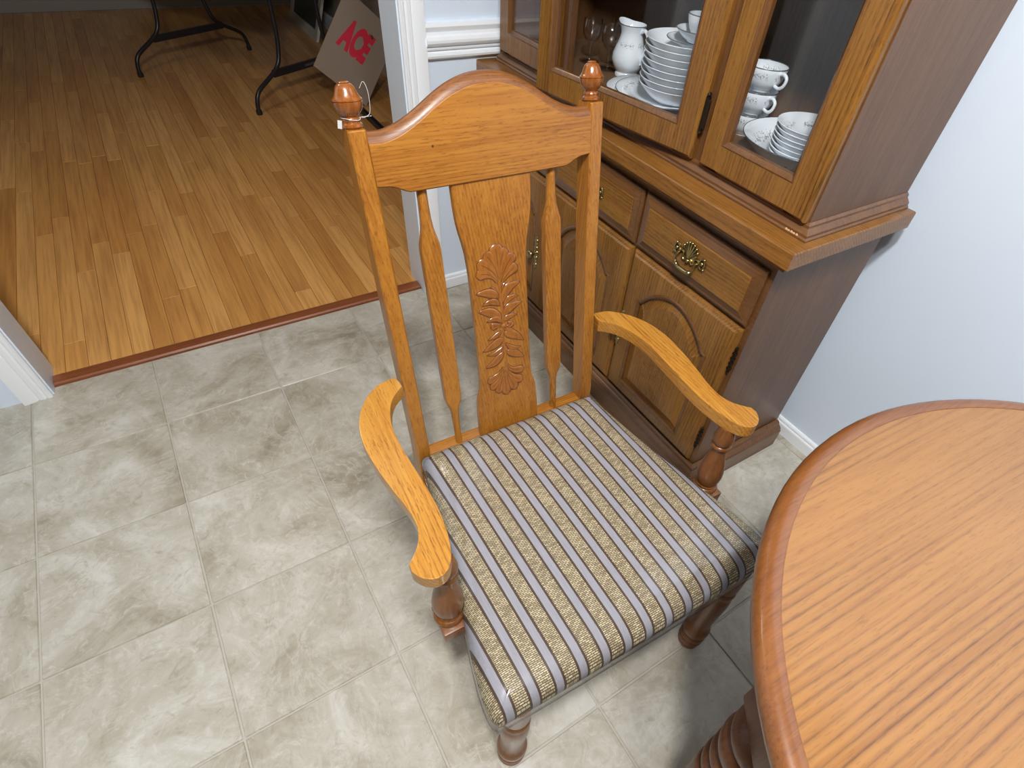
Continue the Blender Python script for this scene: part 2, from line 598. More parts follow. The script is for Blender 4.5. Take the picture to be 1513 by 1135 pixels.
# strip floor of the room beyond the doorway
hf = struct(MB().box(-2.35, 1.50, 0.322, 5.2, -0.06, -0.004).build('floor', M['threshold']), 'strip oak floor of the room beyond the doorway')
PW = 0.0625
xk = 1.4945
rows = 0
while xk > -0.80:
    y = 0.372 if xk < DX + 0.06 else 0.43
    y0 = y - random.uniform(0.0, 0.5)
    first = True
    while y < 5.15:
        L = random.uniform(0.55, 1.25)
        e = min(y0 + L, 5.19)
        if e - y > 0.03:
            o = MB().box(-PW / 2 + 0.0005, PW / 2 - 0.0005, -(e - y) / 2 + 0.0005, (e - y) / 2 - 0.0005, -0.018, 0.0, 0.0008).build('plank', M['plank'], hf)
            o.location = (xk - PW / 2, (y + e) / 2, random.uniform(-0.0003, 0.0002))
            y = e
        y0 = e
        if e >= 5.18:
            break
    xk -= PW
rest = MB()
while xk > -2.3:
    y = 0.372
    while y < 5.1:
        e = min(y + random.uniform(0.6, 1.3), 5.19)
        rest.box(xk - PW + 0.0005, xk - 0.0005, y + 0.0005, e - 0.0005, -0.018, 0.0, 0.0)
        y = e
    xk -= PW
o = rest.build('far_planks', M['plank'], hf)
o['kind'] = 'stuff'

th = MB()
th.loops([[(x, 0.322, -0.003), (x, 0.322, 0.005), (x, 0.327, 0.0095), (x, 0.358, 0.0105), (x, 0.371, 0.006), (x, 0.372, -0.003)] for x in (DL + 0.001, DX - 0.0015)], True, True, True)
struct(th.build('trim_1', M['threshold']), 'red brown wooden threshold strip between tile and wood floor')

wb = MB()
wb.box(DX, 1.60, WY, 0.425, 0, H).box(-2.35, DL, WY, 0.425, 0, H).box(DL, DX, WY, 0.425, 2.06, H)
struct(wb.build('wall_back', M['wall']), 'pale grey back wall with a cased doorway')
struct(MB().box(WX, WX + 0.1, -3.4, WY, 0, H).build('wall_right', M['wall']), 'pale grey wall behind the china cabinet')
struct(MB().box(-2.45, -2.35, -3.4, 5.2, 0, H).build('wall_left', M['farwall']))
struct(MB().box(-2.35, WX, -3.5, -3.4, 0, H).build('wall_front', M['farwall']))
struct(MB().box(-2.35, WX, -3.4, 0.425, H, H + 0.08).build('ceiling', M['ceil']))
struct(MB().box(-2.35, 1.50, 0.425, 5.2, H, H + 0.08).build('ceiling', M['ceil']))
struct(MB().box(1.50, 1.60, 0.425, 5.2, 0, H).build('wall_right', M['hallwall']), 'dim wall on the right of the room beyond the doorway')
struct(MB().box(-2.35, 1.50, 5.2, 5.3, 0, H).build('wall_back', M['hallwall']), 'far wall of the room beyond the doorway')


def mould(profile, a, b, out, up=(0, 0, 1)):
    """sweep profile [(depth, z)] from a to b; out = horizontal direction of depth"""
    mb = MB()
    lp = []
    for p in (a, b):
        lp.append([Vector(p) + Vector(out) * d + Vector(up) * z for d, z in profile])
    return mb.loops(lp, True, True, True)


BB = [(0, 0), (0.012, 0), (0.012, 0.036), (0.0105, 0.040), (0.0075, 0.042), (0.0085, 0.046), (0.0075, 0.051), (0.004, 0.055), (0, 0.056)]
struct(mould(BB, (DX + 0.0805, WY, 0), (WX, WY, 0), (0, -1, 0)).build('baseboard_back', M['trim'], ang=20), 'white baseboard under the chair rail')
struct(mould(BB, (WX, WY - 0.0125, 0), (WX, -3.4, 0), (-1, 0, 0)).build('baseboard_right', M['trim'], ang=20), 'white baseboard right of the china cabinet')
HB = [(0, 0), (0.014, 0), (0.014, 0.085), (0.010, 0.1), (0.004, 0.112), (0, 0.114)]
struct(mould(HB, (1.50, 0.43, 0), (1.50, 5.2, 0), (-1, 0, 0)).build('baseboard_hall', M['trim'], ang=20), 'white baseboard in the dim room')
RAIL = [(0, 0.807), (0.006, 0.807), (0.010, 0.811), (0.017, 0.813), (0.019, 0.819), (0.017, 0.825), (0.010, 0.827), (0.009, 0.832), (0.016, 0.834), (0.017, 0.838), (0.011, 0.840),
        (0.012, 0.843), (0.022, 0.846), (0.027, 0.853), (0.027, 0.860), (0.022, 0.867), (0.014, 0.870), (0.013, 0.879), (0.017, 0.884), (0.020, 0.892), (0.016, 0.900), (0, 0.902)]
struct(mould(RAIL, (DX + 0.0755, WY, 0), (WX, WY, 0), (0, -1, 0)).build('trim_2', M['trim'], ang=25), 'white moulded chair rail on the back wall')
CAS = [(0, 0.004), (0.010, 0.004), (0.014, 0.008), (0.014, 0.016), (0.010, 0.020), (0.013, 0.026), (0.013, 0.036), (0.010, 0.040), (0.014, 0.046), (0.017, 0.056), (0.019, 0.066), (0.019, 0.076), (0, 0.078)]
struct(mould(CAS, (DX, WY, 0), (DX, WY, 2.06), (0, -1, 0), (1, 0, 0)).build('trim_3', M['trim'], ang=25), 'white fluted door casing on the right of the doorway')
struct(mould(CAS, (DL, WY, 0), (DL, WY, 2.06), (0, -1, 0), (-1, 0, 0)).build('trim_4', M['trim'], ang=25), 'white door casing on the left of the doorway')
struct(mould(CAS, (DL - 0.08, WY, 2.06), (DX + 0.08, WY, 2.06), (0, -1, 0), (0, 0, 1)).build('trim_5', M['trim'], ang=25), 'white door casing over the doorway')

# unseen pan added above the bulbs to block their light from the ceiling
cl = thing('ceiling_light_blocker', 'unseen dark round pan added over the bulbs to block upward light', 'light blocker', (-0.06, -1.71, H))
MB().lathe([(0.0, -0.004), (0.33, -0.004), (0.33, -0.030), (0.30, -0.034), (0.295, -0.028), (0.0, -0.026)], (0, 0, 0), 40).build('blocker_pan', M['hinge'], cl)

# ------------------------------------------------------------------ the armchair
PSI = math.radians(-2.2)
TH = math.radians(10.3)
chair = thing('armchair', 'golden oak high-backed armchair with carved splat and striped seat under clear plastic', 'chair', (0.38, -0.82, 0), PSI)
ST, CT = math.sin(TH), math.cos(TH)


def bp(u, s, d=0.0):
    """point of the back: across u, up the lean s, behind the front plane d"""
    return Vector((u, s * ST + d * CT, 0.43 + s * CT - d * ST))


def ring_rect(hw, hd, n=2.0, k=24):
    out = []
    for i in range(k):
        a = 2 * PI * (i + 0.5) / k
        c, s = math.cos(a), math.sin(a)
        out.append((hw * math.copysign(abs(c) ** (2.0 / n), c), hd * math.copysign(abs(s) ** (2.0 / n), s)))
    return out


fin_prof = [(0.0085, 0.0), (0.0130, 0.0008), (0.0148, 0.0030), (0.0144, 0.0058), (0.0118, 0.0078), (0.0116, 0.0090), (0.0126, 0.0108), (0.0120, 0.0128), (0.0104, 0.0142), (0.0112, 0.0158), (0.0152, 0.0190), (0.0184, 0.0238),
            (0.0202, 0.0292), (0.0205, 0.0318), (0.0196, 0.0324), (0.0207, 0.0335), (0.0207, 0.0347), (0.0192, 0.0358), (0.0170, 0.0385), (0.0152, 0.0420), (0.0138, 0.0460), (0.0122, 0.0492), (0.0098, 0.0516), (0.0072, 0.0524), (0.0076, 0.0536), (0.0058, 0.0548), (0.0, 0.0551)]
for sgn in (-1, 1):
    uc = sgn * 0.1985
    hw = 0.0128
    mb = MB()
    b = 0.0022

    def rect(pt):
        L = []
        for (x, d) in ((-hw, b), (-hw + b, 0), (hw - b, 0), (hw, b), (hw, 0.041 - b), (hw - b, 0.041), (-hw + b, 0.041), (-hw, 0.041 - b)):
            L.append(pt(uc + x, d))
        return L
    lps = [rect(lambda x, d: (x, d * 0.85 + 0.002, 0.0)), rect(lambda x, d: (x, d, 0.30)), rect(lambda x, d: (x, d, 0.41))]
    lps += [rect(lambda x, d, s=s: bp(x, s, d)) for s in (0.01, 0.25, 0.45, 0.5842)]
    c0 = bp(uc, 0.586, 0.0205)
    top = []
    for p in rect(lambda x, d: bp(x, 0.586, d)):
        top.append(c0 + (p - c0) * 0.93)
    lps.append(top)
    post = mb.loops(lps, True, True, True).build('post', M['chair2'], chair, ang=30)
    fm = MB().lathe([(r * 0.97, h * 1.03) for r, h in fin_prof], bp(uc, 0.5855, 0.0205), 36, (0, ST, CT))
    fo = fm.build('finial', M['finial'], post, ang=40)

# crest rail
TOPT = [(-0.186, 0.5672), (-0.165, 0.5668), (-0.148, 0.5705), (-0.131, 0.5768), (-0.108, 0.5885), (-0.081, 0.6047), (-0.056, 0.617), (-0.028, 0.6255), (0.0, 0.6280), (0.028, 0.6255), (0.056, 0.617), (0.081, 0.6047), (0.108, 0.5885), (0.131, 0.5768), (0.148, 0.5705), (0.165, 0.5668), (0.186, 0.5672)]
BOTT = [(-0.186, 0.509), (-0.168, 0.5075), (-0.156, 0.504), (-0.1455, 0.4985), (-0.137, 0.4958), (-0.12, 0.4956), (0.12, 0.4956), (0.137, 0.4958), (0.1455, 0.4985), (0.156, 0.504), (0.168, 0.5075), (0.186, 0.509)]
tc_ = crom([(u, s, 0) for u, s in TOPT], 4)
TT = [(p.x, p.y) for p in tc_]
us = sorted(set([p[0] for p in TT] + [p[0] for p in BOTT]))
lp = []
lp2 = []
for u in us:
    zt, zb = interp(TT, u), interp(BOTT, u)
    lp.append([bp(u, zb + 0.002, 0.0), bp(u, zt - 0.0008, 0.0), bp(u, zt, 0.0006), bp(u, zt, 0.0012), bp(u, zt - 0.01, 0.02), bp(u, zb, 0.021), bp(u, zb, 0.002)])
    lp2.append([bp(u, zt - 0.001, 0.0008), bp(u, zt + 0.004, 0.0022), bp(u, zt + 0.0098, 0.0060), bp(u, zt + 0.0136, 0.012), bp(u, zt + 0.0144, 0.018), bp(u, zt + 0.0115, 0.0225), bp(u, zt + 0.004, 0.0245), bp(u, zb + 0.002, 0.0245), bp(u, zb, 0.0225), bp(u, zt - 0.012, 0.019)])
crest = MB().loops(lp, True, True, True).build('crest_rail', M['chair0'], chair, ang=12)
MB().loops(lp2, True, True, True).build('crest_moulding', M['worn'], crest, ang=50)['label'] = 'darker worn rounded top edge of the crest rail'
MB().lathe([(0.0, 0), (0.0018, 0.0), (0.0018, 0.0004), (0.0, 0.0005)], bp(-0.0945, 0.5545, -0.0002), 8, (0, -CT, ST)).build('wood_knot', M['groove'], crest)

# splat
SPL = [(-0.024, 0.0695), (0.0, 0.0695), (0.03, 0.069), (0.066, 0.0668), (0.082, 0.0635), (0.095, 0.0595), (0.12, 0.0572), (0.16, 0.0562), (0.26, 0.0560), (0.33, 0.0562), (0.36, 0.0575), (0.38, 0.0592), (0.398, 0.0620), (0.415, 0.0655), (0.432, 0.0683), (0.45, 0.0698), (0.47, 0.0706), (0.503, 0.071)]
SD = 0.004
lp = []
for s, hw in [(p.x, p.y) for p in crom([(a, b, 0) for a, b in SPL], 4)]:
    e = 0.0018
    lp.append([bp(-hw, s, SD + e), bp(-hw + e, s, SD), bp(hw - e, s, SD), bp(hw, s, SD + e), bp(hw, s, SD + 0.0125), bp(-hw, s, SD + 0.0125)])
splat = MB().loops(lp, True, True, True).build('splat', M['chair2'], chair, ang=30, wn=True)

PET = [
('o', -0.0058, 0.3181, -0.0212, 0.3365, -0.0458, 0.3394, 0.0172), ('o', -0.0046, 0.3237, -0.0189, 0.346, -0.0422, 0.3598, 0.0205),
('o', -0.0027, 0.3277, -0.012, 0.3558, -0.0267, 0.3751, 0.0189), ('o', -0.0011, 0.3288, -0.0024, 0.3608, -0.0044, 0.389, 0.0205),
('o', 0.0003, 0.327, 0.0047, 0.355, 0.0142, 0.3796, 0.018), ('o', 0.0016, 0.3222, 0.0149, 0.3455, 0.031, 0.3656, 0.0189),
('o', 0.0024, 0.313, 0.0171, 0.3304, 0.0368, 0.342, 0.0172), ('l', -0.005, 0.2875, -0.0228, 0.3012, -0.0479, 0.3047, 0.0156),
('l', -0.0038, 0.2715, -0.0181, 0.2831, -0.0381, 0.2792, 0.0115), ('l', -0.0017, 0.2452, -0.023, 0.2624, -0.0469, 0.2691, 0.0164),
('l', -0.0008, 0.2351, -0.0146, 0.2472, -0.0326, 0.2443, 0.0098), ('l', -0.0075, 0.2958, -0.013, 0.3063, -0.0196, 0.3117, 0.0052),
('l', 0.0005, 0.2968, 0.006, 0.3076, 0.012, 0.3137, 0.0052), ('l', 0.0022, 0.2762, 0.0151, 0.3008, 0.0398, 0.3084, 0.0156),
('l', 0.0031, 0.2664, 0.0171, 0.2817, 0.0352, 0.2817, 0.0098), ('l', 0.0027, 0.2488, 0.0176, 0.2625, 0.042, 0.268, 0.0156),
('l', 0.0027, 0.2374, 0.0131, 0.2443, 0.0298, 0.2445, 0.0098), ('o', -0.0013, 0.2282, -0.0125, 0.2323, -0.0257, 0.2312, 0.0131),
('o', 0.002, 0.228, 0.0119, 0.2252, 0.0199, 0.2329, 0.0123), ('l', -0.0052, 0.2201, -0.0158, 0.2115, -0.0336, 0.2068, 0.009),
('l', -0.003, 0.2042, -0.0189, 0.1936, -0.0455, 0.1848, 0.0156), ('l', -0.0035, 0.1852, -0.0171, 0.1738, -0.0381, 0.1745, 0.009),
('l', -0.0035, 0.1729, -0.0203, 0.1551, -0.0431, 0.1475, 0.0148), ('l', 0.0015, 0.2198, 0.013, 0.2164, 0.0287, 0.2074, 0.0074),
('l', 0.0008, 0.2099, 0.0191, 0.2043, 0.0424, 0.185, 0.0164), ('l', 0.0028, 0.1903, 0.0173, 0.1751, 0.0347, 0.1731, 0.009),
('l', 0.0032, 0.1707, 0.02, 0.1616, 0.0415, 0.1473, 0.0156), ('o', -0.0061, 0.1374, -0.0213, 0.1204, -0.0438, 0.1115, 0.0139),
('o', -0.0066, 0.1302, -0.0206, 0.1068, -0.0392, 0.0945, 0.0139), ('o', -0.0051, 0.1259, -0.014, 0.1006, -0.0211, 0.0769, 0.0148),
('o', -0.0034, 0.1253, -0.0036, 0.0967, -0.0019, 0.0675, 0.0156), ('o', -0.0014, 0.1284, 0.0076, 0.1023, 0.0196, 0.0734, 0.0156),
('o', -0.0001, 0.1354, 0.0133, 0.108, 0.0372, 0.0926, 0.0156), ('o', -0.0001, 0.1483, 0.0143, 0.1248, 0.0412, 0.1192, 0.0148)]


def petal_geo(kind, a, b, c, wid, n=12):
    """centre line and half widths of one carved lobe or leaf in the plane (u, s)"""
    A, B, C = Vector(a), Vector(b), Vector(c)
    wid *= 1.3 if kind == 'o' else 1.18
    if kind == 'l':
        C = C + (C - B) * 0.05
    ctr, hwid = [], []
    for i in range(n + 1):
        t = i / n
        p = A * (1 - t) ** 2 + (2 * B - (A + C) / 2) * 2 * t * (1 - t) + C * t * t
        if kind == 'o':
            k = min(1.0, 0.16 + 1.05 * t ** 1.15)
            if t > 0.80:
                k *= math.sqrt(max(0.0, 1 - ((t - 0.80) / 0.20) ** 2))
        else:
            k = math.sin(PI * t ** 0.85) ** 0.8 if 0 < t < 1 else 0.0
        ctr.append(p)
        hwid.append(max(wid / 2 * k, 0.0003))
    return ctr, hwid


def carve(petals, place, hgt, name, mat, gmat, parent, off=(0, 0, 0), groove=0.0009):
    for kind, ax, ay, bx, by, cx, cy, wd in petals:
        ctr, hw = petal_geo(kind, (ax, ay, 0), (bx, by, 0), (cx, cy, 0), wd)
        n = len(ctr)
        rows, e1, e2 = [], [], []
        for i, p in enumerate(ctr):
            t = (ctr[min(i + 1, n - 1)] - ctr[max(i - 1, 0)]).normalized()
            nn = Vector((-t.y, t.x, 0))
            k = min(1.0, hw[i] / 0.004)
            row = []
            prof = ((-1, 0.0), (-0.88, 0.75), (-0.55, 1.0), (0, 0.35), (0.55, 1.0), (0.88, 0.75), (1, 0.0)) if kind == 'o' else ((-1, 0.0), (-0.85, 0.8), (-0.5, 1.0), (0, 0.55), (0.5, 0.8), (0.85, 0.6), (1, 0.0))
            for f, h in prof:
                q = p + nn * (hw[i] * f)
                row.append(place(q.x, q.y, -h * hgt * k - 0.0001 + (0.0004 if h == 0 else 0)))
            rows.append(row)
            e1.append(p + nn * hw[i])
            e2.append(p - nn * hw[i])
        mb = MB().loops(rows, False)
        pet = mb.build(name, mat, parent, off, ang=80, flip=False)
        out = e1 + list(reversed(e2))
        gm = MB().tube([place(q.x, q.y, 0.00005) for q in out], groove, 5)
        gm.tube([place(q.x, q.y, -0.42 * hgt) for q in ctr[2:-2]], groove * 0.55, 4)
        gm.build('groove', gmat, parent, off)


carve(PET, lambda u, s, d: bp(u, s, SD + d), 0.0016, 'carved_petal', M['carve'], M['groove'], splat)
stk = []
for k in range(15):
    sv = 0.128 + 0.2 * k / 14
    uv = 0.0015 * math.sin(k * 0.9)
    hw = 0.0022 + 0.0012 * abs(k / 7 - 1)
    stk.append([bp(uv - hw, sv, SD + 0.0002), bp(uv - hw * 0.5, sv, SD - 0.0011), bp(uv, sv, SD - 0.0006), bp(uv + hw * 0.5, sv, SD - 0.0011), bp(uv + hw, sv, SD + 0.0002)])
MB().loops(stk, False).build('carved_stem', M['carve'], splat, ang=80, flip=False)
MB().lathe([(0.0045, 0.0), (0.0042, 0.0012), (0.0028, 0.0022), (0, 0.0025)], bp(0.0005, 0.2285, SD), 14, (0, -CT, ST)).build('carved_knot', M['carve'], splat)

# spindles
SPW = [(-0.024, 0.0066, 0.0066, 2.0), (0.0, 0.0068, 0.0068, 2.0), (0.03, 0.0072, 0.0072, 2.0), (0.06, 0.0082, 0.0078, 2.0), (0.073, 0.0105, 0.0080, 2.4), (0.083, 0.0140, 0.0082, 4.0), (0.094, 0.0160, 0.0085, 9.0), (0.10, 0.0163, 0.0085, 12.0), (0.24, 0.0166, 0.0085, 12.0), (0.398, 0.0166, 0.0085, 12.0), (0.408, 0.0158, 0.0085, 9.0), (0.420, 0.0132, 0.0083, 4.5), (0.434, 0.0104, 0.0082, 2.8), (0.450, 0.0089, 0.0082, 2.2), (0.47, 0.0083, 0.0080, 2.0), (0.503, 0.0080, 0.0080, 2.0)]
for sgn in (-1, 1):
    lp = []
    for s, hw, hd, n in SPW:
        if n > 8:
            e = 0.0016
            base = ring_rect(hw, hd, 14.0, 24)
        else:
            base = ring_rect(hw, hd, n, 24)
        lp.append([bp(sgn * 0.1165 + x, s, 0.0165 + y) for x, y in base])
    MB().loops(lp, True, True, True).build('spindle', M['chair2'], chair, ang=38, wn=True)

# rails of the seat frame
MB().box(-0.186, 0.186, -0.002, 0.032, 0.335, 0.4085, 0.003, 2).build('rear_rail', M['chair0'], chair)
MB().box(-0.232, 0.232, -0.488, -0.462, 0.315, 0.372, 0.003, 2).build('front_rail', M['turned'], chair)
for sgn in (-1, 1):
    mb = MB()
    pts = [(0.198, 0.004), (0.258, -0.455)]
    lp = []
    for x, y in pts:
        lp.append([(sgn * (x - 0.024), y, 0.318), (sgn * x, y, 0.318), (sgn * x, y, 0.374), (sgn * (x - 0.024), y, 0.374)])
    mb.loops(lp, True, True, True).build('side_rail', M['turned'], chair)

# front legs
LEG = [(0.024, 0.0), (0.0275, 0.002), (0.0295, 0.010), (0.0300, 0.016), (0.0285, 0.019), (0.0315, 0.023), (0.0330, 0.030), (0.0322, 0.036), (0.0292, 0.039), (0.0325, 0.043), (0.0342, 0.050), (0.0335, 0.057), (0.0300, 0.061), (0.0322, 0.065), (0.0345, 0.073), (0.0350, 0.083), (0.0338, 0.092), (0.0305, 0.098),
       (0.0278, 0.103), (0.0265, 0.115), (0.0268, 0.135), (0.0285, 0.165), (0.0305, 0.195), (0.0318, 0.220), (0.0318, 0.240), (0.0300, 0.256), (0.0268, 0.266), (0.0300, 0.270), (0.0312, 0.276), (0.0300, 0.282), (0.0262, 0.286), (0.0285, 0.292), (0.0300, 0.300), (0.0300, 0.372)]
for sgn in (-1, 1):
    MB().lathe([(r * 0.86, h) for r, h in LEG], (sgn * 0.242, -0.486, 0), 40).build('front_leg', M['turned'], chair, ang=50)

# seat cushion
OUTL = crom([(-0.188, -0.004, 0), (0.0, -0.003, 0), (0.188, -0.004, 0), (0.2035, -0.012, 0), (0.209, -0.035, 0), (0.232, -0.175, 0), (0.262, -0.315, 0), (0.288, -0.435, 0), (0.2935, -0.488, 0), (0.2880, -0.5055, 0), (0.272, -0.5110, 0), (0.14, -0.5135, 0), (0.0, -0.5145, 0), (-0.14, -0.5135, 0), (-0.272, -0.5110, 0), (-0.2880, -0.5055, 0), (-0.2935, -0.488, 0), (-0.288, -0.435, 0), (-0.262, -0.315, 0), (-0.232, -0.175, 0), (-0.209, -0.035, 0), (-0.2035, -0.012, 0)], 6, True)
n_ = len(OUTL)


def inset(o):
    return [Vector((p.x * (1 - o / 0.26), -0.257 + (p.y + 0.257) * (1 - o / 0.255), 0)) for p in OUTL]


def dome(x, y):
    return 0.4415 + 0.0085 * max(0.0, 1 - (x / 0.27) ** 2) * max(0.0, 1 - ((y + 0.257) / 0.257) ** 2)


def seat_loops(ex, dz, zb):
    L = []
    for o, z in ((0.012, zb), (0.004, zb + 0.003), (0.0005, zb + 0.012), (-0.001, 0.400), (0.0005, 0.412), (0.005, 0.4235), (0.011, 0.4310), (0.018, 0.4358), (0.027, 0.4392)):
        L.append([(p.x, p.y, z + dz) for p in inset(o - ex)])
    for o in (0.038, 0.055, 0.08, 0.11, 0.14, 0.17, 0.20, 0.225, 0.245):
        f = 1 - o / 0.255
        L.append([(p.x, p.y, dome(p.x, p.y) - (0.0008 if o < 0.04 else 0.0) + dz) for p in inset(o - ex)])
    return L


cushion = MB().loops(seat_loops(0.0, 0.0, 0.373), True, True, True).build('seat_cushion', M['fabric'], chair, ang=60)
rs = random.Random(3)
pl = seat_loops(0.0022, 0.0018, 0.366)
pl[0] = [(p.x, p.y, 0.364 + 0.005 * rs.random()) for p in inset(0.001)]
pl[1] = [(p.x, p.y, 0.371 + 0.003 * rs.random()) for p in inset(-0.0028)]
MB().loops(pl[:], True, False, True).build('plastic_cover', M['plastic'], cushion, ang=60)['label'] = 'clear plastic sheet stretched over the striped seat'
hem = [Vector(p) for p in pl[1]]
MB().tube([(p.x, p.y, p.z - 0.002) for p in hem], 0.0007, 5, True).build('plastic_hem', M['hem'], cushion)

# arms
ARM_O = [(0.2150, 0.0340), (0.2190, 0.0500), (0.2420, 0.0470), (0.2570, 0.0412), (0.2820, 0.0195), (0.3030, -0.0130), (0.3140, -0.0480), (0.3178, -0.0890), (0.3135, -0.1420), (0.3060, -0.1900), (0.2985, -0.2300), (0.2975, -0.2620), (0.3050, -0.2860), (0.3190, -0.3040), (0.3290, -0.3135), (0.3295, -0.3260), (0.3215, -0.3400), (0.3075, -0.3500), (0.2925, -0.3500), (0.2790, -0.3400), (0.2680, -0.3170), (0.2610, -0.2830), (0.2580, -0.2450), (0.2590, -0.2000), (0.2628, -0.1450), (0.2650, -0.0950), (0.2620, -0.0570), (0.2520, -0.0220), (0.2370, 0.0030), (0.2150, 0.0215)]
for sgn, zt in ((-1, 0.604), (1, 0.613)):
    sm = ARM_O[:2] + [(p.x, p.y) for p in crom([(x, y, 0) for x, y in ARM_O[2:15]], 3)] + [(p.x, p.y) for p in crom([(x, y, 0) for x, y in ARM_O[15:]], 3)]
    poly = [(sgn * x, y) for x, y in sm]
    if sgn < 0:
        poly.reverse()
    arm = MB().prism(poly, zt - 0.027, zt, 0.0022).build('armrest', M['arm'], chair, ang=50, wn=True)
    # turned support from the seat side up to the arm
    base = Vector((sgn * 0.2850, -0.322, 0.405))
    topp = Vector((sgn * 0.2800, -0.316, zt - 0.026))
    L = (topp - base).length
    SUP = [(0.020, 0.0), (0.0245, 0.002), (0.0255, 0.006), (0.0240, 0.0105), (0.0195, 0.0125), (0.0212, 0.0150), (0.0222, 0.0180), (0.0205, 0.0205), (0.0215, 0.0235), (0.0242, 0.0330), (0.0258, 0.0440), (0.0256, 0.0540), (0.0236, 0.0690), (0.0205, 0.0850), (0.0170, 0.1000), (0.0148, 0.1140), (0.0140, 0.1230), (0.0150, 0.1265), (0.0188, 0.1290), (0.0195, 0.1320), (0.0180, 0.1350), (0.0158, 0.1365), (0.0180, 0.1400), (0.0197, 0.1470), (0.0196, 0.1550), (0.0175, 0.1630), (0.0150, L)]
    sup = MB().lathe(SUP, base, 36, topp - base).build('arm_support', M['turned'], chair, ang=50)
    bx = sorted((sgn * 0.256, sgn * 0.3065))
    MB().box(bx[0], bx[1], -0.353, -0.296, 0.376, 0.4055, 0.003, 2).build('support_block', M['turned'], sup)

# nylon tag loop left on the left finial
c0 = bp(-0.1985, 0.5995, 0.0205)
pts = []
for i in range(26):
    a = 2 * PI * i / 26
    pts.append(c0 + Vector((0.0128 * math.cos(a), 0.0128 * math.sin(a), 0.0015 * math.sin(2 * a))))
tl = thing('tag_loop', 'clear nylon tag loop left around the neck of the left chair finial', 'tag loop', chair.matrix_world @ Vector((0, 0, 0)))
tl.location = (0.38, -0.82, 0)
tl.rotation_euler = (0, 0, PSI)
MB().tube(pts, 0.0005, 6, True).build('loop', M['wire'], tl)
e0 = c0 + Vector((0.0145, -0.006, 0.0))
tp = crom([e0, e0 + Vector((0.004, -0.004, 0.002)), e0 + Vector((0.0105, -0.004, 0.008)), e0 + Vector((0.0125, 0.0, 0.030)), e0 + Vector((0.009, 0.004, 0.042)), e0 + Vector((0.0035, 0.006, 0.034))], 5)
MB().tube(tp, 0.0004, 5).build('filament', M['wire'], tl)
MB().tube([e0 + Vector((-0.004, 0.002, 0)), e0 + Vector((0.012, -0.003, 0.002))], 0.0005, 5).build('filament', M['wire'], tl)
tabm = MB().box(-0.0005, 0.0005, -0.003, 0.003, -0.010, 0.0, 0.0)
o = tabm.build('paper_stub', M['wire'], tl)
o.location = c0 + Vector((-0.0165, -0.006, -0.0005))
o.rotation_euler = (0.0, 0.35, 0.9)

# ------------------------------------------------------------------ dining table (lower right)
TCX, TCY, TR, TZ = 0.652, -1.801, 0.494, 0.750
table = thing('dining_table', 'round oak dining table with rounded darker rim in front of the striped chair', 'table', (TCX, TCY, 0))
n = 96
RIMW = 0.027
top = MB()
lp = []
for r, z in ((TR - RIMW, -0.022), (TR - RIMW, -0.0012)):
    lp.append([(r * math.cos(2 * PI * i / n), r * math.sin(2 * PI * i / n), TZ + z) for i in range(n)])
tt = top.loops(lp, True, True, True).build('tabletop', M['tabletop'], table)
tt.rotation_euler = (0, 0, math.radians(-4))
rim = MB()
RP = [(TR - RIMW, -0.030), (TR - RIMW, -0.0008), (TR - RIMW + 0.001, 0.0), (TR - 0.014, -0.0004), (TR - 0.007, -0.0025), (TR - 0.002, -0.008), (TR, -0.016), (TR - 0.001, -0.024), (TR - 0.006, -0.031), (TR - 0.016, -0.034)]
rl = []
for r, z in RP:
    rl.append([(r * math.cos(2 * PI * i / n), r * math.sin(2 * PI * i / n), TZ + z) for i in range(n)])
rl.append(rl[0])
rim.loops(rl, True).build('rim', M['tablerim'], table, ang=50)['label'] = 'darker rounded rim around the table top'
ap = MB()
lp = []
for r, z in ((0.385, 0.655), (0.405, 0.655), (0.405, 0.7185), (0.385, 0.7185), (0.385, 0.655)):
    lp.append([(r * math.cos(2 * PI * i / n), r * math.sin(2 * PI * i / n), z) for i in range(n)])
ap.loops(lp, True).build('apron', M['tableleg'], table)
TL = [(0.020, 0.0), (0.025, 0.004), (0.030, 0.012), (0.028, 0.03), (0.024, 0.045), (0.027, 0.06), (0.029, 0.10), (0.032, 0.18), (0.037, 0.27), (0.042, 0.345), (0.044, 0.375), (0.043, 0.395), (0.036, 0.402), (0.042, 0.408), (0.046, 0.420), (0.0465, 0.432), (0.043, 0.442), (0.036, 0.446), (0.042, 0.452), (0.047, 0.464), (0.048, 0.476), (0.045, 0.487), (0.037, 0.492), (0.045, 0.499), (0.050, 0.512), (0.052, 0.528), (0.050, 0.542), (0.041, 0.548), (0.047, 0.555), (0.0515, 0.568), (0.052, 0.580), (0.046, 0.592), (0.036, 0.597), (0.034, 0.601)]
base_ang = math.atan2(0.251, -0.319)
for k in range(4):
    a = base_ang + k * PI / 2
    cx, cy = 0.415 * math.cos(a), 0.415 * math.sin(a)
    mb = MB().lathe(TL, (0, 0, 0), 40)
    leg = mb.build('leg', M['tableleg'], table, ang=50)
    leg.location = (cx, cy, 0)
    leg.rotation_euler = (0, 0, a)
    MB().box(-0.0425, 0.0425, -0.0425, 0.0425, 0.600, 0.7165, 0.004, 2).build('leg_block', M['tableleg'], leg)

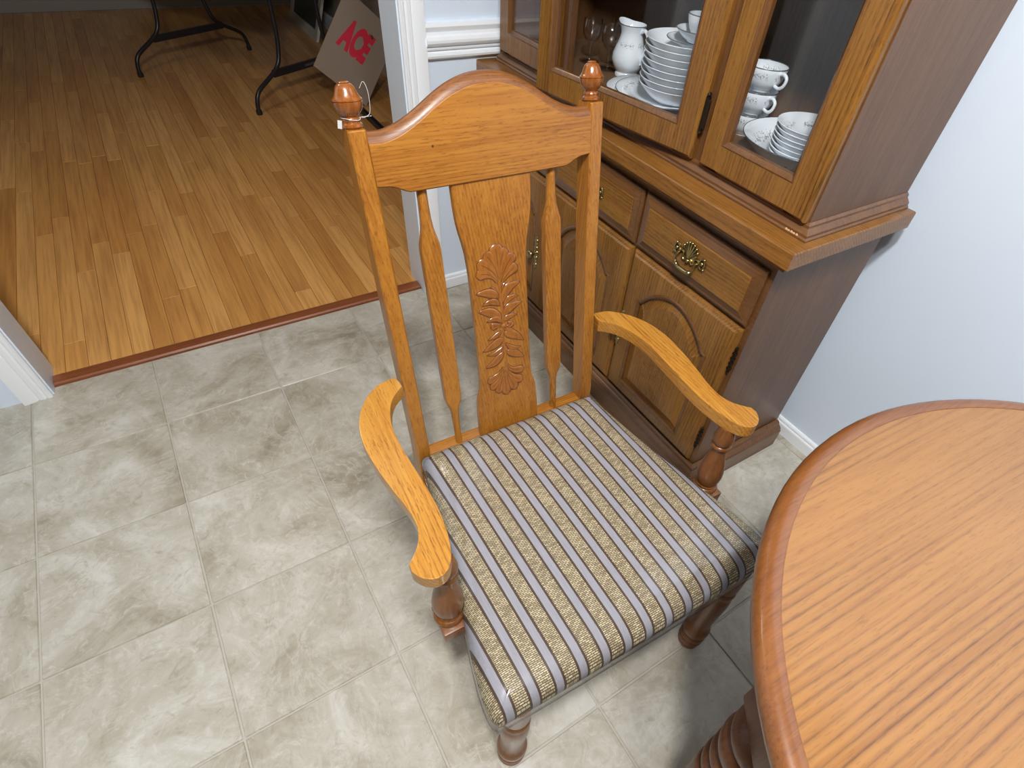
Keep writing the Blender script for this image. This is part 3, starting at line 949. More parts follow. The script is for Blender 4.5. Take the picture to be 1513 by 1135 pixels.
# ------------------------------------------------------------------ china cabinet base
BX0, BX1 = 0.918, 1.290          # front frame / back
BY0, BY1 = -0.958, 0.246
CZ = 0.800
buf = thing('cabinet_base', 'oak buffet base with drawers and arched doors behind the chair', 'cabinet', ((BX0 + BX1) / 2, (BY0 + BY1) / 2, 0))
off = tuple(buf.location)
mb = MB()
mb.box(BX0, BX1, BY0, BY0 + 0.018, 0.09, 0.7505).box(BX0, BX1, BY1 - 0.018, BY1, 0.09, 0.7505).box(BX1 - 0.008, BX1, BY0 + 0.018, BY1 - 0.018, 0.09, 0.7505).box(BX0 + 0.02, BX1 - 0.008, BY0 + 0.018, BY1 - 0.018, 0.09, 0.108)
mb.build('carcass', M['cabside'], buf, off)
ff = MB()
BAYS = [(-0.945, -0.556), (-0.548, -0.159), (-0.151, 0.238)]
ff.box(BX0 - 0.001, BX0 + 0.018, BY0 + 0.0005, BY0 + 0.030, 0.095, 0.7502)
ff.box(BX0 - 0.001, BX0 + 0.018, BY1 - 0.030, BY1 - 0.0005, 0.095, 0.7502)
for a in (-0.552, -0.155):
    ff.box(BX0 - 0.001, BX0 + 0.018, a - 0.018, a + 0.018, 0.095, 0.7502)
for z0, z1 in ((0.095, 0.115), (0.560, 0.595), (0.715, 0.7501)):
    ff.box(BX0 - 0.0005, BX0 + 0.0175, BY0 + 0.01, BY1 - 0.01, z0, z1)
ff.build('face_frame', M['cabdark'], buf, off)
pl_ = MB()
PP = [(0.002, 0.0), (0.030, 0.0), (0.030, 0.066), (0.027, 0.070), (0.027, 0.074), (0.022, 0.079), (0.016, 0.083), (0.013, 0.090), (0.008, 0.094), (0.002, 0.095)]


def wrap(profile, x0, x1, y0, y1):
    """moulding around right side, front, left side of a box"""
    L = []
    for (sx, sy, px, py) in ((x1, y0, 0, -1), (x0, y0, -1, -1), (x0, y1, -1, 1), (x1, y1, 0, 1)):
        L.append([(sx + px * d, sy + py * d, z) for d, z in profile])
    return MB().loops(L, True, True, True)


wrap(PP, BX0, BX1 - 0.004, BY0, BY1).build('plinth', M['cabdark'], buf, off, ang=25)
ct = wrap([(-0.08, 0.750), (0.026, 0.750), (0.0285, 0.7525), (0.0285, 0.7605), (0.033, 0.7615), (0.0385, 0.7625), (0.0395, 0.764), (0.0395, 0.797), (0.0375, 0.7997), (0.035, 0.800), (-0.08, 0.800)], BX0, BX1, BY0, BY1 - 0.004)
ct.box(BX0 + 0.07, BX1, BY0 + 0.07, BY1 - 0.07, 0.752, 0.7995)
M['counter'] = oak('cabinet_counter_oak', (148, 100, 44), (118, 74, 30), (60, 34, 13), 1, rough=0.34, lines=0.85, pores=0.45, freq=110.0, coat=0.2)
ct.build('countertop', M['counter'], buf, off, ang=30)


def rloop(x, y0, y1, z0, z1, n=None):
    return [(x, y0, z0), (x, y1, z0), (x, y1, z1), (x, y0, z1)]


def bail_pull(parent, x, y, z, off):
    """brass pull: fan shell plate, two scroll rosettes, hanging bail"""
    def P(a, b, d):
        return (x - d, y - a, z + b)
    mb = MB()
    # fan
    for k in range(7):
        a = math.radians(-60 + 20 * k)
        tip = (0.024 * math.sin(a), 0.004 + 0.027 * math.cos(a))
        mb.tube([P(0, -0.006, 0.004), P(tip[0] * 0.6, -0.006 + (tip[1] + 0.006) * 0.6, 0.0055), P(tip[0], tip[1], 0.004)], [0.0022, 0.0030, 0.0034], 6)
        mb.sphere(P(tip[0] * 1.05, tip[1] * 1.05, 0.004), 0.0036, 8)
    # backing
    ring = [P(0.021 * math.sin(t), 0.004 + 0.022 * math.cos(t), 0.0015) for t in [math.radians(-80 + 16 * i) for i in range(11)]] + [P(0.006, -0.012, 0.0015), P(-0.006, -0.012, 0.0015)]
    c = [(p[0] + 0.0015, p[1], p[2]) for p in ring]
    mb.loops([c, ring], True, True, True)
    mb.sphere(P(0, -0.012, 0.004), 0.0055, 10)
    for s in (-1, 1):
        # scrolls linking to the rosettes
        mb.tube(crom([P(s * 0.004, -0.008, 0.003), P(s * 0.013, -0.014, 0.004), P(s * 0.019, -0.008, 0.004), P(s * 0.018, 0.0, 0.003), P(s * 0.026, 0.004, 0.003), P(s * 0.034, -0.002, 0.003)], 4), 0.0024, 6)
        cx = s * 0.042
        loop = [P(cx + 0.0085 * math.cos(t), 0.002 + 0.012 * math.sin(t), 0.003) for t in [2 * PI * i / 14 for i in range(14)]]
        mb.tube(loop, 0.0026, 6, True)
        mb.sphere(P(cx, 0.002, 0.003), 0.005, 8)
        mb.sphere(P(cx + s * 0.004, 0.0135, 0.003), 0.0036, 8)
        mb.sphere(P(cx + s * 0.007, -0.010, 0.003), 0.0032, 8)
        mb.tube([P(s * 0.030, -0.004, 0.002), P(s * 0.030, -0.004, 0.012)], 0.0032, 8)
    pull = mb.build('pull', M['brass'], parent, off, ang=50)
    b = MB()
    path = crom([P(-0.030, -0.004, 0.011), P(-0.031, -0.014, 0.013), P(-0.027, -0.025, 0.015), P(-0.016, -0.0305, 0.016), P(0, -0.0315, 0.016), P(0.016, -0.0305, 0.016), P(0.027, -0.025, 0.015), P(0.031, -0.014, 0.013), P(0.030, -0.004, 0.011)], 4)
    m = len(path)
    rad = [0.0024 + (0.0026 if 0.28 < i / (m - 1) < 0.72 else 0.0) + (0.0012 if abs(abs(i / (m - 1) - 0.5) - 0.24) < 0.03 else 0.0) for i in range(m)]
    b.tube(path, rad, 8).build('bail', M['brass'], pull, off, ang=50)


def knob(parent, x, y, z, off):
    mb = MB()
    # tall lobed back plate
    for zz, r in ((0.056, 0.006), (0.045, 0.0085), (0.032, 0.0065), (0.018, 0.009), (0.0, 0.012), (-0.018, 0.009), (-0.032, 0.0065), (-0.045, 0.0085), (-0.056, 0.006)):
        mb.lathe([(r, 0), (r * 0.9, 0.0022), (r * 0.4, 0.0034), (0, 0.0036)], (x, y, z + zz), 12, (-1, 0, 0))
    mb.tube([(x - 0.001, y, z - 0.058), (x - 0.001, y, z + 0.058)], 0.0030, 6)
    pl = mb.build('knob_plate', M['brass'], parent, off, ang=50)
    MB().lathe([(0.005, 0.0), (0.0045, 0.010), (0.006, 0.014), (0.0125, 0.018), (0.0145, 0.023), (0.012, 0.028), (0.006, 0.0305), (0, 0.031)], (x - 0.002, y, z), 20, (-1, 0, 0)).build('knob', M['brass'], pl, off, ang=50)


XF = 0.900
for k, (y0, y1) in enumerate(BAYS):
    z0, z1 = 0.583, 0.7245
    mb = MB()
    lp = [rloop(BX0 - 0.0015, y0, y1, z0, z1), rloop(XF + 0.010, y0, y1, z0, z1)]
    for ins, x in ((0.003, XF + 0.0065), (0.006, XF + 0.0055), (0.010, XF + 0.0060), (0.018, XF + 0.0035), (0.0255, XF + 0.0010)):
        lp.append(rloop(x, y0 + ins, y1 - ins, z0 + ins, z1 - ins))
    dr = mb.loops(lp, True, True, False).build('drawer', M['cabdark'], buf, off, ang=15)
    MB().loops([rloop(XF + 0.0035, y0 + 0.0255, y1 - 0.0255, z0 + 0.0255, z1 - 0.0255), rloop(XF - 0.0005, y0 + 0.0265, y1 - 0.0265, z0 + 0.0265, z1 - 0.0265), rloop(XF - 0.0015, y0 + 0.029, y1 - 0.029, z0 + 0.029, z1 - 0.029)], True, True, True).build('drawer_panel', M['cab1'], dr, off, ang=15)
    bail_pull(dr, XF - 0.0015, (y0 + y1) / 2 + (0.004 if k == 0 else 0.0), 0.656, off)


def arch_loop(x, ya, yb, zb, zs, zt, ins, n=28):
    """door opening: flat bottom, sides, cathedral arch; inset by ins"""
    a, b = ya + ins, yb - ins
    pts = [(x, a + (b - a) * i / 8, zb + ins) for i in range(8)]
    pts += [(x, b, zb + ins + (zs - ins - zb - ins) * i / 6) for i in range(6)]
    mid, hw = (a + b) / 2, (b - a) / 2
    for i in range(n + 1):
        t = 1 - 2 * i / n
        at = abs(t)
        q = math.cos(PI / 2 * min(1.0, at / 0.90)) ** 0.72 if at < 0.90 else 0.0
        pts.append((x, mid + hw * t, zs - ins + (zt - zs) * q))
    pts += [(x, a, zs - ins - (zs - ins - zb - ins) * i / 6) for i in range(1, 6)]
    return pts


def rect_like(x, y0, y1, z0, z1, ref):
    """rectangle loop whose points pair with the points of an arch loop"""
    ys = [p[1] for p in ref]
    out = []
    n = len(ref)
    for i, p in enumerate(ref):
        if i < 8:
            out.append((x, y0 + (y1 - y0) * i / 8, z0))
        elif i < 14:
            out.append((x, y1, z0 + (z1 - z0) * (i - 8) / 6))
        elif i < 14 + 29:
            out.append((x, y1 + (y0 - y1) * (i - 14) / 28, z1))
        else:
            out.append((x, y0, z1 - (z1 - z0) * (i - 42) / 6))
    return out


DOORZ = (0.104, 0.5715)
CARVE_DOOR = [(k, a * 1.15, (b - 0.2285) * 1.0, c * 1.15, (d - 0.2285) * 1.0, e * 1.15, (f - 0.2285) * 1.0, g) for k, a, b, c, d, e, f, g in PET[::2]]
for k, (y0, y1) in enumerate(BAYS):
    z0, z1 = DOORZ
    oa, ob, ozb, ozs, ozt = y0 + 0.066, y1 - 0.058, 0.150, 0.452, 0.524
    ref = arch_loop(0, oa, ob, ozb, ozs, ozt, 0.0)
    mb = MB()
    lp = []
    for ins, x in ((0, BX0 - 0.0015), (0, XF + 0.012), (0.003, XF + 0.007), (0.008, XF + 0.005), (0.012, XF + 0.001), (0.015, XF)):
        lp.append(rect_like(x, y0 + ins, y1 - ins, z0 + ins, z1 - ins, ref))
    lp.append(arch_loop(XF, oa, ob, ozb, ozs, ozt, -0.002))
    lp.append(arch_loop(XF + 0.002, oa, ob, ozb, ozs, ozt, 0.001))
    lp.append(arch_loop(XF + 0.009, oa, ob, ozb, ozs, ozt, 0.004))
    door = mb.loops(lp, True, False, False).build('door', M['cab2'], buf, off, ang=20)
    MB().loops([arch_loop(XF + 0.0092, oa, ob, ozb, ozs, ozt, 0.0035), arch_loop(XF + 0.0085, oa, ob, ozb, ozs, ozt, 0.013), arch_loop(XF + 0.004, oa, ob, ozb, ozs, ozt, 0.026), arch_loop(XF + 0.0005, oa, ob, ozb, ozs, ozt, 0.033), arch_loop(XF + 0.0003, oa, ob, ozb, ozs, ozt, 0.036)], True, False, True).build('raised_panel', M['cab2'], door, off, ang=12)
    bead = arch_loop(XF + 0.0045, oa, ob, ozb, ozs, ozt, 0.002)
    MB().tube(bead, 0.0070, 8, True).build('door_bead', M['cabdark'], door, off)
    ym = (oa + ob) / 2
    mbc = MB()
    for kind, ax, ay, bx, by, cx, cy, wd in CARVE_DOOR:
        ctr, hw = petal_geo(kind, (ax, ay, 0), (bx, by, 0), (cx, cy, 0), wd)
        e1, e2 = [], []
        for i, p in enumerate(ctr):
            t = (ctr[min(i + 1, len(ctr) - 1)] - ctr[max(i - 1, 0)]).normalized()
            nn = Vector((-t.y, t.x, 0))
            e1.append(p + nn * hw[i])
            e2.append(p - nn * hw[i])
        for L in (e1, e2):
            mbc.tube([(XF + 0.0003, ym - q.x, 0.325 + q.y) for q in L], 0.0009, 4)
    mbc.build('carving', M['cab2'], door, off)
    if k == 0:
        knob(door, XF, y1 - 0.014, 0.325, off)
    elif k == 2:
        knob(door, XF, y0 + 0.052, 0.318, off)
    for hz in ((0.485, 0.205) if k != 1 else ()):
        hy = y0 - 0.003 if k < 2 else y1 + 0.003
        hm = MB().tube([(XF + 0.010, hy, hz - 0.032), (XF + 0.010, hy, hz + 0.032)], 0.0042, 8)
        for q in (-0.036, 0.036):
            hm.sphere((XF + 0.010, hy, hz + q), 0.0048, 8)
        for q in range(4):
            hm.box(XF + 0.006, XF + 0.014, hy - 0.005, hy + 0.005, hz - 0.026 + q * 0.015, hz - 0.021 + q * 0.015)
        hm.build('hinge', M['hinge'], door, off)
# chipped spot of the upper moulding is a part of the hutch, see below

# ------------------------------------------------------------------ glazed hutch standing on the base
UX0, UX1 = 0.950, 1.285
UY0, UY1 = -0.960, 0.236
UZ1 = 1.90
hut = thing('china_hutch', 'glazed oak china hutch standing on the buffet counter, middle door ajar', 'cabinet', ((UX0 + UX1) / 2, (UY0 + UY1) / 2, CZ))
off = tuple(hut.location)
wrap([(-0.02, 0.8), (0.018, 0.8), (0.018, 0.804), (0.015, 0.807), (0.015, 0.812), (0.010, 0.817), (0.006, 0.821), (0.006, 0.826), (0.001, 0.830), (-0.02, 0.830)], UX0, UX1, UY0, UY1).build('base_moulding', M['cabdark'], hut, off, ang=25)
ch = MB()
for (y, z, dx) in ((-0.928, 0.8055, 0.0), (-0.934, 0.8048, 0.0), (-0.941, 0.8056, 0.0), (-0.947, 0.8050, 0.0), (-0.954, 0.8057, 0.0)):
    ch.lathe([(0.0032, 0), (0.0026, 0.001), (0, 0.0011)], (UX0 - 0.0160, y, z), 7, (-1, 0, 0))
ch.build('chipped_edge', M['chip'], hut, off)['label'] = 'pale chip in the moulding'
for (a, b) in ((UY0, UY0 + 0.016), (UY1 - 0.016, UY1)):
    MB().box(UX0, UX1, a, b, 0.829, UZ1).build('side_panel', M['cabside'], hut, off)
MB().box(UX1 - 0.008, UX1, UY0 + 0.016, UY1 - 0.016, 0.829, UZ1).build('back_panel', M['cabin'], hut, off)
for zz in (0.832, 1.20, 1.54):
    MB().box(UX0 + (0.0 if zz < 1 else 0.03), UX1 - 0.008, UY0 + 0.016, UY1 - 0.016, zz, zz + 0.016).build('shelf', M['cabin'], hut, off)
MB().box(UX0 - 0.03, UX1 + 0.0, UY0 - 0.02, UY1 + 0.02, UZ1, UZ1 + 0.03, 0.004).build('top_board', M['cabdark'], hut, off)
uf = MB()
for a, b in ((UY0 + 0.0005, UY0 + 0.030), (-0.672, -0.630), (-0.114, -0.072), (UY1 - 0.030, UY1 - 0.0005)):
    uf.box(UX0 - 0.0005, UX0 + 0.018, a, b, 0.8295, UZ1)
uf.box(UX0 - 0.0003, UX0 + 0.0178, UY0 + 0.02, UY1 - 0.02, 0.8297, 0.858).box(UX0 - 0.0003, UX0 + 0.0178, UY0 + 0.02, UY1 - 0.02, 1.84, UZ1)
uf.build('face_frame', M['cabdarkz'], hut, off)


def glass_door(W, z0, z1, mats, bl, br, bb, bt):
    """door in its own frame: width along +Y' (0..W), face towards -X', thickness 0.02"""
    mb = MB()

    def lp_(x, i):
        return rloop(x, i, W - i, z0 + i, z1 - i)
    op = (bl, W - br, z0 + bb, z1 - bt)

    def li(x, i):
        return rloop(x, op[0] + i, op[1] - i, op[2] + i, op[3] - i)
    parts = []
    # stiles and rails as four pieces
    e = 0.007
    st = MB()
    for a, b in ((0.0, bl), (W - br, W)):
        st_ = MB()
        ya, yb = a, b
        out_l = a == 0.0
        sec = [(0.0, 0.0), (0.0, 1.0)]
        y_o0 = ya + (e if out_l else 0)
        y_o1 = yb - (0 if out_l else e)
        L = []
        for z in (z0, z1):
            zz = z + (e if z == z0 else -e)
            if out_l:
                pr = [(0.020, ya, z), (0.008, ya, z), (0.005, ya + 0.003, z), (0.0, ya + e, zz), (0.0, yb, zz), (0.020, yb, z)]
            else:
                pr = [(0.020, ya, z), (0.0, ya, zz), (0.0, yb - e, zz), (0.005, yb - 0.003, z), (0.008, yb, z), (0.020, yb, z)]
            L.append([Vector(p) for p in pr])
        st_.loops(L, True, True, True)
        parts.append(('stile', st_))
    for a, b in ((z0, z0 + bb), (z1 - bt, z1)):
        L = []
        for y in (bl + 0.0002, W - br - 0.0002):
            if a == z0:
                pr = [(0.020, y, a), (0.008, y, a), (0.005, y, a + 0.003), (0.0, y, a + e), (0.0, y, b), (0.020, y, b)]
            else:
                pr = [(0.020, y, a), (0.0, y, a), (0.0, y, b - e), (0.005, y, b - 0.003), (0.008, y, b), (0.020, y, b)]
            L.append([Vector(p) for p in pr])
        parts.append(('rail', MB().loops(L, True, True, True)))
    bd = MB().loops([li(0.0, -0.001), li(-0.0012, 0.002), li(0.003, 0.005), li(0.007, 0.010), li(0.016, 0.011), li(0.0165, -0.001)], True, False, False)
    pane = MB().box(0.010, 0.0125, op[0] + 0.0105, op[1] - 0.0105, op[2] + 0.0105, op[3] - 0.0105)
    return parts, bd, pane


UFX = 0.930      # face of the closed doors stands 2 cm proud of the frame
for k, (ya, W, ang) in enumerate(((-0.9575, 0.2935, 0.0), (-0.6385, 0.528, math.radians(9.3)), (-0.078, 0.308, 0.0))):
    parts, bd, pane = glass_door(W, 0.8305, 1.832, None, 0.053, 0.053, 0.057, 0.06)
    fr = bpy.data.objects.new('glazed_door', None)
    dm = MB()
    for nm, p in parts[:2]:
        dm.add(p.v, p.f)
    # the door body is the two stiles; rails, bead and pane are its sub-parts
    do = dm.build('glazed_door', M['cab2'], hut, (0, 0, 0), ang=25)
    bpy.data.objects.remove(fr)
    do.location = (UFX - off[0] + (0.001 if k == 1 else 0.0), ya - off[1], -off[2])
    do.rotation_euler = (0, 0, ang)
    for nm, p in parts[2:]:
        p.build('door_rail', M['cab2'], do, ang=25)
    bd.build('glazing_bead', M['cabdarkz'], do, ang=25)
    pane.build('glass_pane', M['glass'], do)
    if k == 1:
        do['label'] = 'glazed door standing slightly open'
        hm = MB()
        hm.tube([(0.004, -0.006, 0.893), (0.004, -0.006, 0.958)], 0.0055, 8)
        hm.box(-0.0006, 0.0030, -0.016, -0.004, 0.897, 0.954, 0.001)
        hm.sphere((0.004, -0.006, 0.962), 0.005, 8).sphere((0.004, -0.006, 0.889), 0.005, 8)
        hm.build('hinge', M['hinge'], do)
        MB().box(0.0205, 0.026, W - 0.05, W - 0.022, 0.96, 1.01, 0.002).build('door_catch', M['hinge'], do)

# ------------------------------------------------------------------ china on the hutch shelf
SZ = 0.848


def bowl_prof(R, h, rf, pitch, p=1.6, n=9):
    out = [(0.0, 0.003), (rf - 0.003, 0.003), (rf - 0.003, 0.0), (rf, 0.0), (rf + 0.001, 0.003)]
    for i in range(1, n + 1):
        t = i / n
        out.append((rf + (R - rf) * t, 0.003 + (h - 0.003) * t ** p))
    out.append((R - 0.0012, h + 0.0012))
    for i in range(n, 0, -1):
        t = (i - 0.35) / n
        r = rf + (R - rf) * t
        out.append((r - 0.0005, min(h + 0.0005, 0.003 + (h - 0.003) * t ** p + 0.0058)))
    out.append((rf * 0.95, pitch))
    out.append((0.0, pitch))
    return out


def plate_prof(R, h, rf):
    return [(0.0, 0.002), (rf - 0.003, 0.002), (rf - 0.003, 0.0), (rf, 0.0), (rf + 0.003, 0.003), (R * 0.8, h * 0.55), (R, h), (R + 0.0005, h + 0.0012), (R - 0.001, h + 0.0022), (R * 0.8, h * 0.55 + 0.0032), (R * 0.70, 0.0068), (R * 0.66, 0.0058), (0.0, 0.0055)]


def rim_ring(r, z, t=0.0011, n=48):
    return MB().tube([(r * math.cos(2 * PI * i / n), r * math.sin(2 * PI * i / n), z) for i in range(n)], t, 5, True)


def dish(name, prof, mat, label, cat, loc, group=None, rim=None, n=48, rm='silver'):
    r = thing(name, label, cat, loc, 0.0, group)
    MB().lathe(prof, (0, 0, 0), n).build('body', mat, r, ang=50)
    if rim:
        rim_ring(*rim).build('rim_line', M[rm], r, ang=80)
    return r


# middle compartment
PX, PY = 1.100, -0.340
dish('dinner_plate', plate_prof(0.132, 0.012, 0.085), M['chinaplate'], 'white dinner plate lying lowest on the shelf, under another plate', 'plate', (PX - 0.002, PY + 0.022, SZ), 'dinner plates under the bowls', (0.132, 0.0135))
dish('dinner_plate', plate_prof(0.132, 0.012, 0.085), M['chinaplate'], 'white dinner plate directly under the tall stack of bowls', 'plate', (PX, PY - 0.014, SZ + 0.0070), 'dinner plates under the bowls', (0.132, 0.0135))
BXY = (1.088, -0.400)
bz = SZ + 0.0126
names = ['lowest', 'second', 'third', 'fourth', 'fifth', 'sixth', 'seventh', 'eighth']
b0 = None
for k in range(8):
    lab = 'white soup bowl, %s of eight from the bottom of the tall stack' % names[k]
    loc = (BXY[0] + random.uniform(-0.001, 0.001), BXY[1] + random.uniform(-0.001, 0.001), bz + k * 0.0135)
    if b0 is None:
        b0 = dish('soup_bowl', bowl_prof(0.098, 0.040, 0.048, 0.0135), M['china'], lab, 'bowl', loc, 'stack of soup bowls', (0.0975, 0.0409), 48, 'china')
    else:
        dup(b0, loc, lab)
tz = bz + 7 * 0.0135
dish('saucer', plate_prof(0.066, 0.012, 0.035), M['china'], 'white saucer lying in the top soup bowl of the tall stack', 'saucer', (BXY[0] + 0.003, BXY[1] - 0.02, tz + 0.031), None, (0.066, 0.0135))
dish('small_bowl', bowl_prof(0.058, 0.024, 0.028, 0.007), M['china'], 'small white bowl standing on top of the soup bowl stack', 'bowl', (BXY[0] + 0.004, BXY[1] - 0.032, tz + 0.041), None, (0.0575, 0.0249))
dish('teacup', [(0.0, 0.002), (0.016, 0.002), (0.017, 0.0), (0.019, 0.0), (0.020, 0.005), (0.030, 0.016), (0.037, 0.032), (0.040, 0.046), (0.0395, 0.047), (0.036, 0.036), (0.029, 0.018), (0.018, 0.007), (0, 0.006)], M['china'], 'white teacup standing in the small bowl above the soup bowls', 'cup', (BXY[0] + 0.004, BXY[1] - 0.036, tz + 0.048), None, (0.0396, 0.0470))


def handle_tube(pts, r, name, parent, mat):
    path = crom(pts, 6)
    MB().tube(path, r, 8).build(name, mat, parent, ang=60)


pit = thing('pitcher', 'white porcelain pitcher with curved handle behind the tall stack of bowls', 'pitcher', (1.135, -0.145, SZ), math.radians(98))
PPF = [(0.0, 0.003), (0.024, 0.003), (0.025, 0.0), (0.029, 0.0), (0.030, 0.005), (0.027, 0.010), (0.037, 0.022), (0.0425, 0.037), (0.0415, 0.050), (0.0355, 0.066), (0.0295, 0.082), (0.0275, 0.092), (0.0290, 0.102), (0.0330, 0.111), (0.0320, 0.1125), (0.0268, 0.103), (0.0252, 0.092), (0.0272, 0.080), (0.033, 0.064), (0.038, 0.048), (0.037, 0.032), (0.026, 0.012), (0, 0.010)]
pm = MB()
nn = 40
lp = []
for r, h in [(a * 1.1, b * 1.08) for a, b in PPF]:
    row = []
    for i in range(nn):
        a = 2 * PI * i / nn
        sp = max(0.0, math.cos(a)) ** 6 * max(0.0, (h - 0.092) / 0.029)
        rr = max(r, 1e-5) * (1 + 0.38 * sp)
        row.append((rr * math.cos(a), rr * math.sin(a), h + 0.006 * sp))
    lp.append(row)
pm.loops(lp, True, True, True).build('body', M['chinapitch'], pit, ang=50)
handle_tube([(-0.030, 0, 0.108), (-0.044, 0, 0.114), (-0.057, 0, 0.103), (-0.059, 0, 0.081), (-0.052, 0, 0.060), (-0.045, 0, 0.044), (-0.046, 0, 0.036)], [0.0048] * 37, 'handle', pit, M['china'])
rr_ = []
for i in range(nn):
    a = 2 * PI * i / nn
    sp = max(0.0, math.cos(a)) ** 6
    rr_.append((0.0361 * (1 + 0.38 * sp) * math.cos(a), 0.0361 * (1 + 0.38 * sp) * math.sin(a), 0.1210 + 0.006 * sp))
MB().tube(rr_, 0.0010, 5, True).build('rim_line', M['silver'], pit, ang=80)

sug = dish('sugar_bowl', [(0.0, 0.003), (0.026, 0.003), (0.027, 0.0), (0.030, 0.0), (0.031, 0.006), (0.043, 0.026), (0.047, 0.045), (0.043, 0.062), (0.037, 0.072), (0.036, 0.073), (0.041, 0.060), (0.044, 0.045), (0.04, 0.027), (0.026, 0.009), (0, 0.008)], M['chinacup'], 'white sugar bowl standing at the back behind the pitcher', 'bowl', (1.228, -0.225, SZ), None, (0.0368, 0.0730))
handle_tube([(0, -0.043, 0.058), (0, -0.056, 0.058), (0, -0.060, 0.045), (0, -0.052, 0.032), (0, -0.044, 0.030)], 0.0036, 'handle', sug, M['china'])

GP = [(0.0, 0.0), (0.028, 0.0), (0.029, 0.002), (0.030, 0.004), (0.006, 0.007), (0.0042, 0.012), (0.0042, 0.030), (0.0046, 0.034), (0.0042, 0.038), (0.006, 0.048), (0.018, 0.056), (0.026, 0.070), (0.028, 0.088), (0.026, 0.106), (0.0252, 0.1065), (0.027, 0.088), (0.025, 0.071), (0.016, 0.058), (0, 0.052)]
g0 = None
for k, (x, y, lab) in enumerate(((1.105, -0.005, 'clear stemmed glass nearest the glass door behind the left stile'), (1.115, -0.082, 'clear stemmed glass beside the pitcher'), (1.185, -0.045, 'clear stemmed glass at the back between the other two glasses'))):
    if g0 is None:
        g0 = thing('stemmed_glass', lab, 'glass', (x, y, SZ), 0, 'clear glasses in the hutch')
        MB().lathe(GP, (0, 0, 0), 28).build('bowl_and_stem', M['drinkglass'], g0, ang=60)
    else:
        dup(g0, (x, y, SZ), lab)

# right compartment
SVX, SVY = 1.112, -0.785
dish('serving_bowl', bowl_prof(0.134, 0.050, 0.074, 0.008, 1.3), M['chinaserve'], 'large white serving bowl with grey sprig border behind the right glass door', 'bowl', (SVX, SVY, SZ), None, (0.1335, 0.0509), 64)
f0 = None
for k in range(7):
    lab = 'small white fruit bowl, %s of seven from the bottom, inside the serving bowl' % names[k]
    loc = (1.070 + random.uniform(-0.0008, 0.0008), -0.818 + random.uniform(-0.0008, 0.0008), SZ + 0.0085 + k * 0.0088)
    if f0 is None:
        f0 = dish('fruit_bowl', bowl_prof(0.074, 0.034, 0.032, 0.0088), M['chinafruit'], lab, 'bowl', loc, 'stack of fruit bowls', (0.0735, 0.0349), 48, 'china')
    else:
        dup(f0, loc, lab)
CUP = [(0.0, 0.002), (0.019, 0.002), (0.020, 0.0), (0.023, 0.0), (0.024, 0.004), (0.034, 0.012), (0.0415, 0.024), (0.0450, 0.038), (0.0465, 0.0475), (0.0458, 0.0485), (0.0430, 0.038), (0.0395, 0.025), (0.031, 0.013), (0.022, 0.0065), (0, 0.006)]
c0_ = None
for k, (dz, lab, rz) in enumerate(((0.0, 'white china cup at the bottom of the stack of three', -1.9), (0.0470, 'white china cup in the middle of the stack of three', -1.75), (0.0945, 'white china cup on top of the stack of three', -1.70))):
    loc = (1.135 + 0.003 * k, -0.600 - 0.003 * k, SZ + dz)
    if c0_ is None:
        c0_ = dish('china_cup', CUP, M['chinacup'], lab, 'cup', loc, 'stack of three cups', (0.0461, 0.0484), 40)
        handle_tube([(0.0435, 0, 0.041), (0.056, 0, 0.044), (0.066, 0, 0.037), (0.063, 0, 0.024), (0.052, 0, 0.016), (0.0385, 0, 0.017)], 0.0036, 'handle', c0_, M['china'])
        c0_.rotation_euler = (0, 0, rz)
    else:
        dup(c0_, loc, lab, rz)

# ------------------------------------------------------------------ things in the dim room beyond the doorway
E1 = Vector((0.866, 0.5, 0))
FP = Vector((0.597, 2.48, 0))
ft = thing('folding_table', 'folding table on black tube legs in the dim room beyond the doorway', 'table', FP + E1 * 0.34)
off = tuple(ft.location)


def fpt(u, z, back=0.0):
    return FP + E1 * u + Vector((-0.5, 0.866, 0)) * back + Vector((0, 0, z))


for back in (0.0, 1.05):
    mid = 0.34
    for sgn in (-1, 1):
        du = [0.445, 0.44, 0.405, 0.285, 0.222, 0.192, 0.176, 0.172]
        dz = [0.004, 0.06, 0.118, 0.178, 0.222, 0.29, 0.405, 0.712]
        path = crom([fpt(mid + sgn * a, b, back) for a, b in zip(du, dz)], 4)
        lg = MB().tube(path, 0.0125, 10).build('leg', M['blackmetal'], ft, off, ang=60)
        MB().lathe([(0.015, 0), (0.0165, 0.002), (0.0165, 0.024), (0.013, 0.028)], fpt(mid + sgn * 0.445, 0.0, back), 14).build('foot_cap', M['rubber'], lg, off)
    bar = MB()
    a, b = fpt(mid - 0.272, 0.183, back), fpt(mid + 0.272, 0.183, back)
    L = []
    for p in (a, b):
        L.append([p + Vector((0.5, -0.866, 0)) * x + Vector((0, 0, z)) for x, z in ((-0.008, -0.019), (0.008, -0.019), (0.008, 0.019), (-0.008, 0.019))])
    bo = bar.loops(L, True, True, True).build('crossbar', M['blackmetal'], ft, off)
    if back == 0.0:
        L = []
        for p in (fpt(mid - 0.02, 0.176), fpt(mid + 0.06, 0.176)):
            L.append([p + Vector((0.5, -0.866, 0)) * 0.0086 + Vector((0, 0, z)) for z in (0.0, 0.012)])
        MB().loops(L, False).build('faded_label', M['sticker'], bo, off)
tp_ = []
hw = 0.38
cs = [fpt(0.34 - hw, 0, -0.12), fpt(0.34 + hw, 0, -0.12), fpt(0.34 + hw, 0, 1.17), fpt(0.34 - hw, 0, 1.17)]
tp_ = MB()
tp_.loops([[c + Vector((0, 0, 0.712)) for c in cs], [c + Vector((0, 0, 0.745)) for c in cs]], True, True, True).build('tabletop', M['foldtop'], ft, off)

